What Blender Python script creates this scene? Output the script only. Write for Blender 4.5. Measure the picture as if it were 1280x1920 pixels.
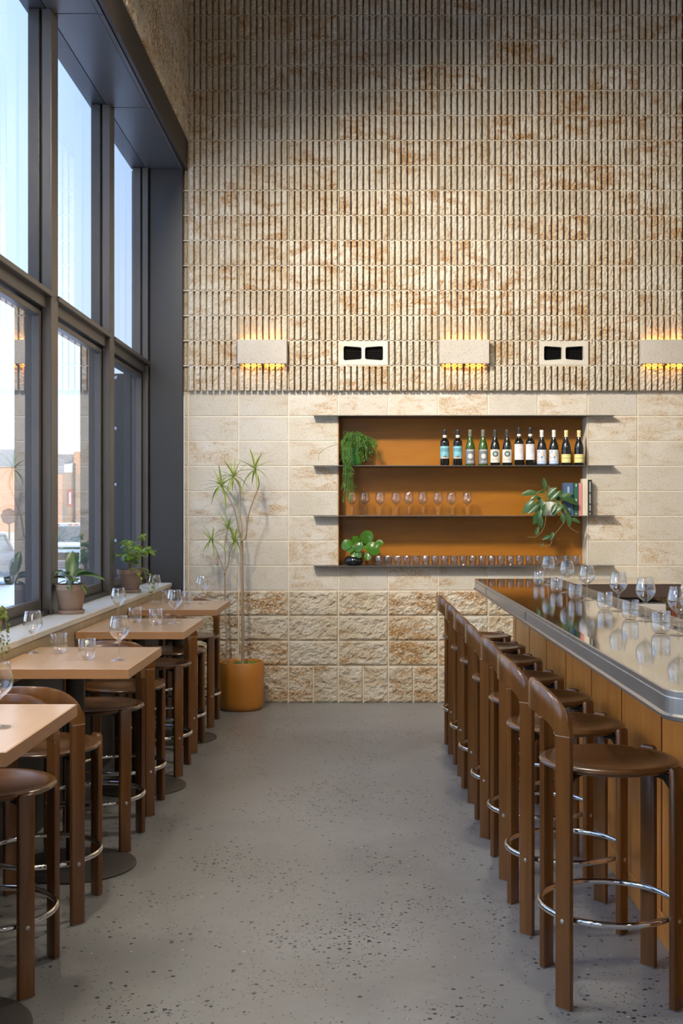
import bpy, math, random
from mathutils import Vector, Matrix, noise

# ------------------------------------------------------------------ scene, camera, light
for o in list(bpy.data.objects):
    bpy.data.objects.remove(o, do_unlink=True)
S = bpy.context.scene
COL = S.collection
F_PX, VPX, VPY = 2200.0, 675.0, 961.0
CAM_H = 1.55
cd = bpy.data.cameras.new('camera')
cd.sensor_fit = 'HORIZONTAL'
cd.sensor_width = 36.0
cd.lens = F_PX / 1280 * 36
cd.shift_x = (640 - VPX) / 1280
cd.shift_y = (VPY - 960) / 1280
cd.clip_end = 500
cam = bpy.data.objects.new('camera', cd)
COL.objects.link(cam)
cam.location = (0, 0, CAM_H)
cam.rotation_euler = (math.pi / 2, 0, 0)
S.camera = cam
S.view_settings.view_transform = 'Standard'
S.view_settings.look = 'None'
S.view_settings.gamma = 1
S.view_settings.use_curve_mapping = False
S.view_settings.exposure = 0.0

SKY_STRENGTH = 3.0
SUN_STRENGTH = 4.5
DOME_FILL_POWER = 170.0  # strength of the added dome fill lamps
GLOBE_FILL_POWER = 85.0  # strength of the added globe fill lamps
SPOT_FILL_POWER = 650.0  # strength of the added wall fill spots
SCONCE_POWER = 0.6

w = bpy.data.worlds.new('sky')
S.world = w
w.use_nodes = True
nt = w.node_tree
nt.nodes.clear()
wo = nt.nodes.new('ShaderNodeOutputWorld')
bg = nt.nodes.new('ShaderNodeBackground')
tc = nt.nodes.new('ShaderNodeTexCoord')
sp = nt.nodes.new('ShaderNodeSeparateXYZ')
rp = nt.nodes.new('ShaderNodeValToRGB')
rp.color_ramp.elements[0].position = 0.0
rp.color_ramp.elements[0].color = (0.60, 0.70, 0.78, 1)
rp.color_ramp.elements[1].position = 0.75
rp.color_ramp.elements[1].color = (0.36, 0.56, 1.0, 1)
e = rp.color_ramp.elements.new(0.12)
e.color = (0.54, 0.68, 0.86, 1)
e = rp.color_ramp.elements.new(0.33)
e.color = (0.44, 0.61, 0.95, 1)
nt.links.new(tc.outputs['Generated'], sp.inputs[0])
nt.links.new(sp.outputs['Z'], rp.inputs[0])
nt.links.new(rp.outputs[0], bg.inputs[0])
bg.inputs[1].default_value = SKY_STRENGTH
nt.links.new(bg.outputs[0], wo.inputs[0])

sl = bpy.data.lights.new('sun', 'SUN')
sl.energy = SUN_STRENGTH
sl.angle = math.radians(0.6)
sl.color = (1.0, 0.93, 0.82)
sun = bpy.data.objects.new('sun', sl)
COL.objects.link(sun)
sun.rotation_euler = Vector((0.62, -0.62, 0.50)).to_track_quat('Z', 'Y').to_euler()

# ------------------------------------------------------------------ helpers
PI = math.pi
rnd = random.Random(7)


class MB:
    def __init__(s):
        s.v, s.f, s.mi, s.uv = [], [], [], {}
        s.m = 0

    def add(s, vs, fs):
        b = len(s.v)
        s.v += [tuple(v) for v in vs]
        for f in fs:
            s.f.append(tuple(b + i for i in f))
            s.mi.append(s.m)

    def box(s, x0, x1, y0, y1, z0, z1, bev=0.0):
        if bev <= 0:
            vs = [(x, y, z) for x in (x0, x1) for y in (y0, y1) for z in (z0, z1)]
            s.add(vs, [(0, 1, 3, 2), (4, 6, 7, 5), (0, 4, 5, 1), (2, 3, 7, 6), (0, 2, 6, 4), (1, 5, 7, 3)])
            return
        b = min(bev, (x1 - x0) * .49, (y1 - y0) * .49, (z1 - z0) * .49)
        X, Y, Z = (x0, x1), (y0, y1), (z0, z1)
        idx, vs = {}, []
        for i in (0, 1):
            for j in (0, 1):
                for k in (0, 1):
                    sx, sy, sz = (1, -1)[i] * b, (1, -1)[j] * b, (1, -1)[k] * b
                    for a, p in (('x', (X[i], Y[j] + sy, Z[k] + sz)), ('y', (X[i] + sx, Y[j], Z[k] + sz)),
                                 ('z', (X[i] + sx, Y[j] + sy, Z[k]))):
                        idx[(i, j, k, a)] = len(vs)
                        vs.append(p)
        fs = []
        g = lambda *t: idx[t]
        for i in (0, 1):
            q = [g(i, 0, 0, 'x'), g(i, 0, 1, 'x'), g(i, 1, 1, 'x'), g(i, 1, 0, 'x')]
            fs.append(q if i == 0 else q[::-1])
            q = [g(0, i, 0, 'y'), g(1, i, 0, 'y'), g(1, i, 1, 'y'), g(0, i, 1, 'y')]
            fs.append(q if i == 0 else q[::-1])
            q = [g(0, 0, i, 'z'), g(0, 1, i, 'z'), g(1, 1, i, 'z'), g(1, 0, i, 'z')]
            fs.append(q if i == 0 else q[::-1])
        for i in (0, 1):
            for j in (0, 1):
                q = [g(i, j, 0, 'x'), g(i, j, 0, 'y'), g(i, j, 1, 'y'), g(i, j, 1, 'x')]
                fs.append(q if i == j else q[::-1])
                q = [g(0, i, j, 'y'), g(0, i, j, 'z'), g(1, i, j, 'z'), g(1, i, j, 'y')]
                fs.append(q if i == j else q[::-1])
                q = [g(i, 0, j, 'z'), g(i, 0, j, 'x'), g(i, 1, j, 'x'), g(i, 1, j, 'z')]
                fs.append(q if i == j else q[::-1])
        for i in (0, 1):
            for j in (0, 1):
                for k in (0, 1):
                    q = [g(i, j, k, 'x'), g(i, j, k, 'z'), g(i, j, k, 'y')]
                    fs.append(q if (i + j + k) % 2 == 0 else q[::-1])
        s.add(vs, fs)

    def lathe(s, prof, n=24, c=(0, 0, 0), cap0=False, cap1=False):
        """prof: list of (r, z); n segments round z"""
        vs, fs = [], []
        m = len(prof)
        for i in range(n):
            a = 2 * PI * i / n
            for r, z in prof:
                vs.append((c[0] + r * math.cos(a), c[1] + r * math.sin(a), c[2] + z))
        for i in range(n):
            j = (i + 1) % n
            for k in range(m - 1):
                fs.append((i * m + k, j * m + k, j * m + k + 1, i * m + k + 1))
        if cap0:
            fs.append([i * m for i in range(n)][::-1])
        if cap1:
            fs.append([i * m + m - 1 for i in range(n)])
        s.add(vs, fs)

    def tube(s, path, r, n=8, closed=False, caps=True):
        pts = [Vector(p) for p in path]
        rs = r if isinstance(r, (list, tuple)) else [r] * len(pts)
        vs, fs = [], []
        up = None
        m = len(pts)
        for i, p in enumerate(pts):
            if closed:
                t = pts[(i + 1) % m] - pts[i - 1]
            else:
                t = pts[min(i + 1, m - 1)] - pts[max(i - 1, 0)]
            t.normalize()
            if up is None:
                up = Vector((0, 0, 1)) if abs(t.z) < .9 else Vector((1, 0, 0))
            sd = t.cross(up)
            if sd.length < 1e-6:
                sd = t.cross(Vector((0, 1, 0)))
            sd.normalize()
            up = sd.cross(t).normalized()
            for k in range(n):
                a = 2 * PI * k / n
                vs.append(p + (sd * math.cos(a) + up * math.sin(a)) * rs[i])
        cnt = m if closed else m - 1
        for i in range(cnt):
            j = (i + 1) % m
            for k in range(n):
                l = (k + 1) % n
                fs.append((i * n + k, i * n + l, j * n + l, j * n + k))
        if caps and not closed:
            fs.append([k for k in range(n)])
            fs.append([(m - 1) * n + k for k in range(n)][::-1])
        s.add(vs, fs)

    def prism(s, poly, y0, y1):
        """poly in (x, z), extruded along y"""
        n = len(poly)
        vs = [(x, y0, z) for x, z in poly] + [(x, y1, z) for x, z in poly]
        fs = [list(range(n))[::-1], list(range(n, 2 * n))]
        for i in range(n):
            j = (i + 1) % n
            fs.append((i, j, n + j, n + i))
        s.add(vs, fs)

    def mesh(s, name, mats, smooth=False, angle=None):
        me = bpy.data.meshes.new(name)
        me.from_pydata(s.v, [], s.f)
        if not isinstance(mats, (list, tuple)):
            mats = [mats]
        for m in mats:
            me.materials.append(m)
        me.polygons.foreach_set('material_index', s.mi)
        if smooth:
            me.polygons.foreach_set('use_smooth', [True] * len(me.polygons))
            if angle:
                me.set_sharp_from_angle(angle=math.radians(angle))
        me.update()
        return me


def obj(name, me, parent=None, loc=None, rotz=None, matrix=None):
    o = bpy.data.objects.new(name, me)
    COL.objects.link(o)
    if parent:
        o.parent = parent
    if matrix is not None:
        o.matrix_local = matrix
    if loc is not None:
        o.location = loc
    if rotz is not None:
        o.rotation_euler = (0, 0, rotz)
    return o


def build(mb, name, mat, parent=None, smooth=False, angle=None, loc=None, rotz=None):
    return obj(name, mb.mesh(name, mat, smooth, angle), parent, loc, rotz)


def tag(o, label=None, cat=None, group=None, kind=None):
    if label:
        o['label'] = label
    if cat:
        o['category'] = cat
    if group:
        o['group'] = group
    if kind:
        o['kind'] = kind
    return o


def thing(name, label, cat, loc=(0, 0, 0), rotz=0, group=None):
    o = bpy.data.objects.new(name, None)
    o.empty_display_size = .05
    COL.objects.link(o)
    o.location = loc
    o.rotation_euler = (0, 0, rotz)
    return tag(o, label, cat, group)


def struct_empty(name, loc=(0, 0, 0)):
    o = bpy.data.objects.new(name, None)
    o.empty_display_size = .05
    COL.objects.link(o)
    o.location = loc
    o['kind'] = 'structure'
    return o


def copy_tree(o, parent=None):
    c = o.copy()
    COL.objects.link(c)
    c.parent = parent
    for ch in o.children:
        copy_tree(ch, c)
    return c


ORD = ['first', 'second', 'third', 'fourth', 'fifth', 'sixth', 'seventh', 'eighth', 'ninth', 'tenth', 'eleventh',
       'twelfth', 'thirteenth', 'fourteenth', 'fifteenth', 'sixteenth', 'seventeenth', 'eighteenth', 'nineteenth',
       'twentieth', 'twenty-first', 'twenty-second', 'twenty-third']


# ------------------------------------------------------------------ materials
class NT:
    def __init__(s, name):
        s.mat = bpy.data.materials.new(name)
        s.mat.use_nodes = True
        s.t = s.mat.node_tree
        s.t.nodes.clear()
        s.out = s.n('ShaderNodeOutputMaterial')

    def n(s, typ, **kw):
        nd = s.t.nodes.new(typ)
        for k, v in kw.items():
            setattr(nd, k, v)
        return nd

    def l(s, a, b):
        s.t.links.new(a, b)

    def put(s, inp, v):
        if isinstance(v, bpy.types.NodeSocket):
            s.l(v, inp)
        elif isinstance(v, (tuple, list)) and len(v) == 3 and inp.type == 'RGBA':
            inp.default_value = (*v, 1)
        else:
            inp.default_value = v

    def math(s, op, a, b=0.0, c=0.0, clamp=False):
        nd = s.n('ShaderNodeMath', operation=op)
        nd.use_clamp = clamp
        s.put(nd.inputs[0], a)
        s.put(nd.inputs[1], b)
        s.put(nd.inputs[2], c)
        return nd.outputs[0]

    def vmath(s, op, a, b):
        nd = s.n('ShaderNodeVectorMath', operation=op)
        s.put(nd.inputs[0], a)
        s.put(nd.inputs[1], b)
        return nd.outputs[0]

    def mix(s, f, a, b, mode='MIX'):
        nd = s.n('ShaderNodeMix', data_type='RGBA', blend_type=mode)
        s.put(nd.inputs[0], f)
        s.put(nd.inputs[6], a)
        s.put(nd.inputs[7], b)
        return nd.outputs[2]

    def ramp(s, f, stops):
        nd = s.n('ShaderNodeValToRGB')
        els = nd.color_ramp.elements
        while len(els) < len(stops):
            els.new(.5)
        for el, (p, c) in zip(els, stops):
            el.position = p
            el.color = (*c, 1) if len(c) == 3 else c
        s.put(nd.inputs[0], f)
        return nd.outputs[0]

    def step(s, f, a, b):
        nd = s.n('ShaderNodeMapRange')
        nd.interpolation_type = 'SMOOTHSTEP'
        s.put(nd.inputs[0], f)
        s.put(nd.inputs[1], a)
        s.put(nd.inputs[2], b)
        return nd.outputs[0]

    def noise(s, vec, scale, detail=4.0, rough=.55, dist=0.0):
        nd = s.n('ShaderNodeTexNoise')
        s.put(nd.inputs['Vector'], vec)
        nd.inputs['Scale'].default_value = scale
        nd.inputs['Detail'].default_value = detail
        nd.inputs['Roughness'].default_value = rough
        nd.inputs['Distortion'].default_value = dist
        return nd.outputs[0]

    def coord(s, scale=(1, 1, 1), rand=0.0, which='Object'):
        t = s.n('ShaderNodeTexCoord').outputs[which]
        if rand:
            oi = s.n('ShaderNodeObjectInfo')
            r = s.math('MULTIPLY', oi.outputs['Random'], rand)
            cb = s.n('ShaderNodeCombineXYZ')
            for i in range(3):
                s.l(r, cb.inputs[i])
            t = s.vmath('ADD', t, cb.outputs[0])
        if scale != (1, 1, 1):
            t = s.vmath('MULTIPLY', t, scale)
        return t

    def rand(s):
        return s.n('ShaderNodeObjectInfo').outputs['Random']

    def bump(s, h, strength, dist=.01):
        nd = s.n('ShaderNodeBump')
        nd.inputs['Strength'].default_value = strength
        nd.inputs['Distance'].default_value = dist
        s.l(h, nd.inputs['Height'])
        return nd.outputs[0]

    def bsdf(s, color, rough=.5, metal=0.0, normal=None, coat=0.0, spec=.5, **kw):
        b = s.n('ShaderNodeBsdfPrincipled')
        s.put(b.inputs['Base Color'], color)
        s.put(b.inputs['Roughness'], rough)
        s.put(b.inputs['Metallic'], metal)
        b.inputs['Coat Weight'].default_value = coat
        b.inputs['Coat Roughness'].default_value = .15
        b.inputs['Specular IOR Level'].default_value = spec
        for k, v in kw.items():
            s.put(b.inputs[k.replace('_', ' ')], v)
        if normal is not None:
            s.l(normal, b.inputs['Normal'])
        s.l(b.outputs[0], s.out.inputs[0])
        return s.mat


def plain(name, color, rough=.5, metal=0.0, var=.12, scale=12, coat=0.0, bump=0.0, spec=.5):
    k = NT(name)
    c = k.coord(rand=20)
    n = k.noise(c, scale, 3)
    col = k.mix(n, tuple(x * (1 - var) for x in color), tuple(min(1, x * (1 + var)) for x in color))
    nm = k.bump(k.noise(c, scale * 12, 3), bump, .002) if bump else None
    return k.bsdf(col, rough, metal, nm, coat, spec)


def stone(name, base, base2, stain, stain_lo, stain_hi, speck, bump, fine=90, dark=None):
    k = NT(name)
    c = k.coord(rand=60)
    n1 = k.noise(c, 3.2, 5, .62)
    n2 = k.noise(k.vmath('MULTIPLY', c, (1.0, 1.0, 2.2)), 5.5, 6, .68, .6)
    n3 = k.noise(c, fine, 3, .6)
    rv = k.rand()
    col = k.mix(k.step(n1, .35, .65), base, base2)
    thr = k.math('MULTIPLY', rv, .16)
    sm = k.step(k.math('ADD', n2, thr), stain_lo, stain_hi)
    sm = k.math('MULTIPLY', sm, k.step(n3, .32, .55))
    col = k.mix(sm, col, stain)
    if speck:
        vo = k.n('ShaderNodeTexVoronoi')
        vo.inputs['Scale'].default_value = 130
        k.l(c, vo.inputs['Vector'])
        sepc = k.n('ShaderNodeSeparateColor')
        k.l(vo.outputs['Color'], sepc.inputs[0])
        dots = k.math('MULTIPLY', k.step(vo.outputs['Distance'], .42, .2), k.math('GREATER_THAN', sepc.outputs[0], 1 - speck))
        col = k.mix(k.math('MULTIPLY', dots, .75), col, (.16, .12, .08))
        lite = k.math('MULTIPLY', k.step(vo.outputs['Distance'], .45, .2), k.math('LESS_THAN', sepc.outputs[1], speck))
        col = k.mix(k.math('MULTIPLY', lite, .5), col, (.8, .77, .7))
    col = k.mix(k.math('MULTIPLY', n3, .35), col, k.mix(1.0, col, (.55, .5, .42), 'MULTIPLY'))
    tint = k.math('ADD', k.math('MULTIPLY', rv, .16), .88)
    cb = k.n('ShaderNodeCombineColor')
    for i in range(3):
        k.l(tint, cb.inputs[i])
    col = k.mix(1.0, col, cb.outputs[0], 'MULTIPLY')
    nm = k.bump(k.noise(c, fine * .8, 6, .7), bump, .006)
    return k.bsdf(col, .9, 0, nm, spec=.25)


def wood(name, c1, c2, c3, scale=1.0, grain=(1, 1, .08), rough=.35, coat=.3, ringdir='X', rand=30, bump=.05):
    k = NT(name)
    c = k.coord(grain, rand)
    n1 = k.noise(c, 6 * scale, 4, .6, 1.2)
    n2 = k.noise(c, 60 * scale, 3, .6)
    col = k.ramp(n1, [(.25, c1), (.5, c2), (.75, c3)])
    col = k.mix(k.math('MULTIPLY', n2, .45), col, k.mix(1.0, col, (.55, .5, .45), 'MULTIPLY'))
    rv = k.math('ADD', k.math('MULTIPLY', k.rand(), .2), .9)
    cb = k.n('ShaderNodeCombineColor')
    for i in range(3):
        k.l(rv, cb.inputs[i])
    col = k.mix(1.0, col, cb.outputs[0], 'MULTIPLY')
    nm = k.bump(n2, bump, .002)
    return k.bsdf(col, rough, 0, nm, coat)


def thin_glass(name, tint=(.97, .98, .98), lo=.05, hi=.85, power=3.0, rough=.0):
    k = NT(name)
    lw = k.n('ShaderNodeLayerWeight')
    lw.inputs[0].default_value = .5
    f = k.math('POWER', lw.outputs['Facing'], power)
    f = k.math('ADD', k.math('MULTIPLY', f, hi - lo), lo, clamp=True)
    tr = k.n('ShaderNodeBsdfTransparent')
    tr.inputs[0].default_value = (*tint, 1)
    gl = k.n('ShaderNodeBsdfGlossy')
    gl.inputs['Roughness'].default_value = rough
    gl.inputs[0].default_value = (1, 1, 1, 1)
    mx = k.n('ShaderNodeMixShader')
    k.l(f, mx.inputs[0])
    k.l(tr.outputs[0], mx.inputs[1])
    k.l(gl.outputs[0], mx.inputs[2])
    k.l(mx.outputs[0], k.out.inputs[0])
    return k.mat


def pane_glass(name, tint=(.90, .93, .95)):
    k = NT(name)
    fr = k.n('ShaderNodeFresnel')
    fr.inputs[0].default_value = 1.5
    F = fr.outputs[0]
    # coated double pane
    R = k.math('DIVIDE', k.math('MULTIPLY', F, 3), k.math('ADD', k.math('MULTIPLY', F, 2), 1))
    tr = k.n('ShaderNodeBsdfTransparent')
    tr.inputs[0].default_value = (*tint, 1)
    gl = k.n('ShaderNodeBsdfGlossy')
    gl.inputs['Roughness'].default_value = 0.0
    gl.inputs[0].default_value = (1, 1, 1, 1)
    mx = k.n('ShaderNodeMixShader')
    k.l(R, mx.inputs[0])
    k.l(tr.outputs[0], mx.inputs[1])
    k.l(gl.outputs[0], mx.inputs[2])
    k.l(mx.outputs[0], k.out.inputs[0])
    return k.mat


def emit(name, color, strength):
    k = NT(name)
    em = k.n('ShaderNodeEmission')
    em.inputs[0].default_value = (*color, 1)
    em.inputs[1].default_value = strength
    k.l(em.outputs[0], k.out.inputs[0])
    return k.mat


def leafmat(name, c1, c2, rough=.35, vein=None):
    k = NT(name)
    c = k.coord(rand=9)
    n = k.noise(c, 3, 3)
    col = k.mix(k.math('ADD', k.math('MULTIPLY', n, .5), k.math('MULTIPLY', k.rand(), .5)), c1, c2)
    if vein:
        g = k.n('ShaderNodeTexCoord').outputs['Object']
        sx = k.n('ShaderNodeSeparateXYZ')
        k.l(g, sx.inputs[0])
        ax = k.math('ABSOLUTE', sx.outputs[0])
        m = k.step(k.math('ADD', ax, k.math('MULTIPLY', k.noise(k.coord((9, 4, 1), 5), 1.6, 3), .12)), .19, .10)
        col = k.mix(k.math('MULTIPLY', m, .55), col, vein)
    b = k.n('ShaderNodeBsdfPrincipled')
    k.put(b.inputs['Base Color'], col)
    b.inputs['Roughness'].default_value = rough
    tl = k.n('ShaderNodeBsdfTranslucent')
    k.l(col, tl.inputs[0])
    mx = k.n('ShaderNodeMixShader')
    mx.inputs[0].default_value = .25
    k.l(b.outputs[0], mx.inputs[1])
    k.l(tl.outputs[0], mx.inputs[2])
    k.l(mx.outputs[0], k.out.inputs[0])
    return k.mat


M = {}
M['smooth'] = stone('smooth_block_stone', (.66, .61, .53), (.61, .55, .45), (.47, .33, .19), .56, .80, .18, .28)
M['split'] = stone('split_block_stone', (.66, .60, .49), (.57, .48, .34), (.37, .21, .08), .52, .74, 0, 1.0, 70)
M['rib'] = stone('ribbed_block_stone', (.70, .63, .51), (.60, .50, .36), (.40, .21, .07), .56, .78, 0, 1.0, 110)
M['mortar'] = plain('mortar', (.70, .63, .50), .9, var=.06, scale=30, bump=.3)
M['rib_back'] = plain('rib_mortar', (.56, .47, .34), .95, var=.1, scale=30, bump=.3)
M['limestone'] = stone('sconce_stone', (.60, .55, .48), (.55, .49, .42), (.40, .30, .2), .68, .8, .22, .12)
M['vent'] = stone('vent_concrete', (.66, .61, .52), (.60, .55, .46), (.5, .4, .28), .72, .85, .05, .15)
M['black'] = plain('black_metal', (.012, .012, .013), .45, var=.2)
M['frame'] = plain('dark_bronze_frame', (.054, .051, .050), .38, .25, var=.08, scale=4)
M['frame_lite'] = plain('bronze_frame_cap', (.088, .080, .074), .36, .25, var=.08, scale=4)
M['panel'] = plain('dark_jamb_panel', (.030, .030, .031), .42, .15, var=.1, scale=3)
M['soffit'] = plain('soffit_panel', (.085, .081, .078), .33, .3, var=.06, scale=2)
M['fascia'] = plain('fascia_brown', (.030, .024, .021), .4, .2, var=.1, scale=3)
M['wall_paint'] = plain('pale_plaster', (.62, .58, .52), .85, var=.04, scale=3)
M['ceiling'] = plain('ceiling_paint', (.30, .27, .24), .9, var=.05, scale=3)
M['underwall'] = plain('dark_wainscot', (.035, .032, .03), .6, var=.15, scale=5)
M['steel'] = plain('shelf_steel', (.16, .15, .14), .42, .6, var=.15, scale=8)
M['grid'] = plain('dark_grid', (.010, .009, .008), .8, 0, var=.1, spec=.15)
M['void'] = plain('vent_backing', (.004, .004, .004), .95, var=.1, spec=.05)
M['chrome'] = plain('chrome', (.82, .82, .83), .07, 1.0, var=.02)
M['screw'] = plain('zinc_screw', (.6, .58, .55), .28, 1.0, var=.05)
M['seam'] = plain('painted_joint_glint', (.42, .32, .22), .5, var=.05)  # pale colour painting the reflection line at the backrest joint
M['glide'] = plain('white_glide', (.75, .73, .7), .6, var=.03)
M['stool'] = wood('stool_walnut', (.115, .043, .010), (.170, .068, .016), (.225, .096, .024), 1.2, (1, 1, .08), .27, .4)
M['seatwood'] = wood('seat_walnut', (.100, .041, .012), (.130, .055, .016), (.160, .070, .021), .9, (.12, 1, 1), .26, .4)
M['maple'] = wood('table_maple', (.55, .34, .185), (.62, .40, .225), (.66, .44, .26), .9, (1, .09, 1), .30, .25)
M['maple_edge'] = wood('table_edge', (.40, .19, .075), (.46, .23, .095), (.52, .28, .12), 1.0, (.1, .1, 1), .4, .2)
M['niche'] = wood('niche_cherry', (.29, .100, .005), (.37, .138, .007), (.43, .170, .010), .55, (.16, 1, 1), .34, .2)
M['barwood'] = wood('bar_cherry', (.58, .21, .030), (.72, .28, .042), (.82, .34, .060), .9, (1, 1, .14), .42, .15)
M['bargap'] = plain('bar_reveal_wood', (.13, .026, .008), .5, var=.1)
M['tablesteel'] = plain('table_base_steel', (.060, .054, .048), .5, .3, var=.1, scale=4)
M['glass'] = thin_glass('drinking_glass', (.98, .985, .985), lo=.09, hi=.97, power=2.5)
M['pane'] = pane_glass('window_glass')
M['sill'] = plain('sill_stone', (.62, .61, .55), .35, var=.06, scale=6)
M['sillface'] = wood('sill_ash_face', (.40, .31, .19), (.47, .37, .23), (.52, .42, .27), 1.1, (1, 1, .1), .5, .05)
M['terracotta'] = plain('terracotta_grey', (.36, .25, .19), .85, var=.22, scale=16, bump=.2)
M['terracotta2'] = plain('terracotta_dark', (.24, .17, .14), .85, var=.3, scale=9, bump=.2)
M['soil'] = plain('soil', (.03, .02, .012), .95, var=.4, scale=60, bump=.8)
M['ochre'] = plain('ochre_glaze', (.44, .17, .02), .42, var=.16, scale=5, coat=.1)
M['bark'] = plain('dracaena_bark', (.34, .24, .15), .85, var=.3, scale=60, bump=.5)
M['stem'] = plain('green_stem', (.16, .22, .06), .6, var=.2)
M['vine'] = plain('vine_stem', (.30, .28, .12), .6, var=.2)
M['leaf_strap'] = leafmat('strap_leaf', (.24, .34, .05), (.42, .48, .11))
M['leaf_ivy'] = leafmat('ivy_leaf', (.10, .22, .02), (.28, .42, .04))
M['leaf_dark'] = leafmat('dark_green_leaf', (.03, .085, .03), (.07, .15, .05), .3)
M['leaf_varieg'] = leafmat('variegated_leaf', (.025, .08, .02), (.06, .14, .03), .3, (.26, .36, .14))
M['leaf_pilea'] = leafmat('round_glossy_leaf', (.03, .115, .012), (.10, .25, .025), .18)
M['fern'] = leafmat('fine_frond', (.06, .15, .02), (.16, .32, .05), .5)
M['small_leaf'] = leafmat('small_leaf', (.10, .16, .02), (.25, .30, .05), .5)
M['black_glaze'] = plain('black_glaze', (.006, .006, .008), .08, var=.1, coat=.5)
M['white_pot'] = plain('white_ceramic', (.66, .64, .58), .4, var=.05)
M['green_vase'] = plain('green_glass_vase', (.03, .14, .015), .06, var=.2, coat=.8)
M['pewter'] = None


def metal_bar(name, color, rough, lo, hi):
    k = NT(name)
    c = k.coord((1, .35, 1))
    n = k.noise(c, 7, 5, .65)
    n2 = k.noise(k.coord((40, 3, 40)), 4, 3)
    col = k.mix(n, tuple(x * lo for x in color), tuple(x * hi for x in color))
    r = k.math('ADD', rough, k.math('MULTIPLY', n2, rough * .5))
    return k.bsdf(col, r, 1.0, None)


M['pewter_top'] = metal_bar('pewter_top', (.60, .57, .52), .045, .92, 1.05)
M['pewter_edge'] = metal_bar('pewter_edge', (.55, .54, .52), .30, .85, 1.1)
M['wire'] = plain('bright_wire', (.7, .68, .63), .25, 1.0, var=.05)


def floor_mat():
    k = NT('polished_concrete')
    c = k.coord()
    n1 = k.noise(c, 1.1, 5, .6)
    n2 = k.noise(c, 22, 5, .65)
    col = k.mix(k.step(n1, .3, .7), (.235, .236, .226), (.31, .311, .298))
    col = k.mix(k.math('MULTIPLY', n2, .35), col, (.13, .127, .12))
    clus = k.step(k.noise(k.vmath('ADD', c, (7.3, 2.1, 0)), 1.6, 3, .6), .42, .66)
    for sc, thr, dcol, lcol, amt in ((56, .80, (.018, .020, .028), (.5, .48, .44), .95), (110, .78, (.045, .045, .05), (.42, .40, .36), .8)):
        vo = k.n('ShaderNodeTexVoronoi')
        vo.inputs['Scale'].default_value = sc
        wv = k.vmath('ADD', c, k.vmath('MULTIPLY', k.n('ShaderNodeTexNoise').outputs[1], (.0, .0, .0)))
        k.l(wv, vo.inputs['Vector'])
        sc3 = k.n('ShaderNodeSeparateColor')
        k.l(vo.outputs['Color'], sc3.inputs[0])
        lim = k.math('ADD', thr - .3, k.math('MULTIPLY', clus, -.30))
        lim = k.math('ADD', lim, .46)
        on = k.math('GREATER_THAN', sc3.outputs[0], lim)
        size = k.math('ADD', .18, k.math('MULTIPLY', sc3.outputs[2], .28))
        dot = k.math('MULTIPLY', k.math('LESS_THAN', vo.outputs['Distance'], size), on)
        col = k.mix(k.math('MULTIPLY', dot, amt), col, dcol)
        onl = k.math('MULTIPLY', k.math('LESS_THAN', sc3.outputs[1], .007), k.math('LESS_THAN', vo.outputs['Distance'], .3))
        col = k.mix(onl, col, lcol)
    r = k.math('ADD', .24, k.math('MULTIPLY', n1, .22))
    return k.bsdf(col, r, 0, None, spec=.45)


M['floor'] = floor_mat()

# ------------------------------------------------------------------ the setting
WY = 9.565            # face of the back wall
WX = -1.435           # face of the left wall
COURSE, BLK = .2032, .4064
Z0 = .303             # top of the soldier course
J0 = -.178            # a vertical joint of the back wall
CEIL = 6.4
RX, BY = 5.2, -3.5    # right wall, rear wall

mb = MB()
mb.box(WX - .42, RX + .2, BY - .2, WY + .4, -.12, 0)
fl = tag(build(mb, 'floor', M['floor']), kind='structure')
mb = MB()
mb.box(WX - .42, RX + .2, BY - .2, WY + .4, CEIL, CEIL + .15)
tag(build(mb, 'ceiling', M['ceiling']), kind='structure')
mb = MB()
mb.box(RX, RX + .15, BY, WY + .4, 0, CEIL)
tag(build(mb, 'wall_right', M['wall_paint']), kind='structure')
mb = MB()
mb.box(WX - .42, RX, BY - .15, BY, 0, CEIL)
tag(build(mb, 'wall_rear', M['wall_paint']), kind='structure')

# back wall: mortar core with the niche left open, blocks as its pieces
NX0, NX1 = J0, J0 + 5 * BLK
NZ0, NZ1 = Z0 + 4 * COURSE, Z0 + 10 * COURSE
NDEP = .20
CORE = WY + .0045
ZR = Z0 + 11 * COURSE          # start of the ribbed courses
mb = MB()
mb.box(WX, NX0, CORE, WY + .4, 0, ZR)
mb.box(NX1, RX, CORE, WY + .4, 0, ZR)
mb.box(NX0, NX1, CORE, WY + .4, 0, NZ0)
mb.box(NX0, NX1, CORE, WY + .4, NZ1, ZR)
mb.box(NX0, NX1, WY + NDEP + .012, WY + .4, NZ0, NZ1)
wall = tag(build(mb, 'wall_back', M['mortar']), kind='structure')
mb = MB()
mb.box(WX - .42, RX, CORE, WY + .4, ZR, CEIL)
build(mb, 'upper_mortar', M['rib_back'], wall)


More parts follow.
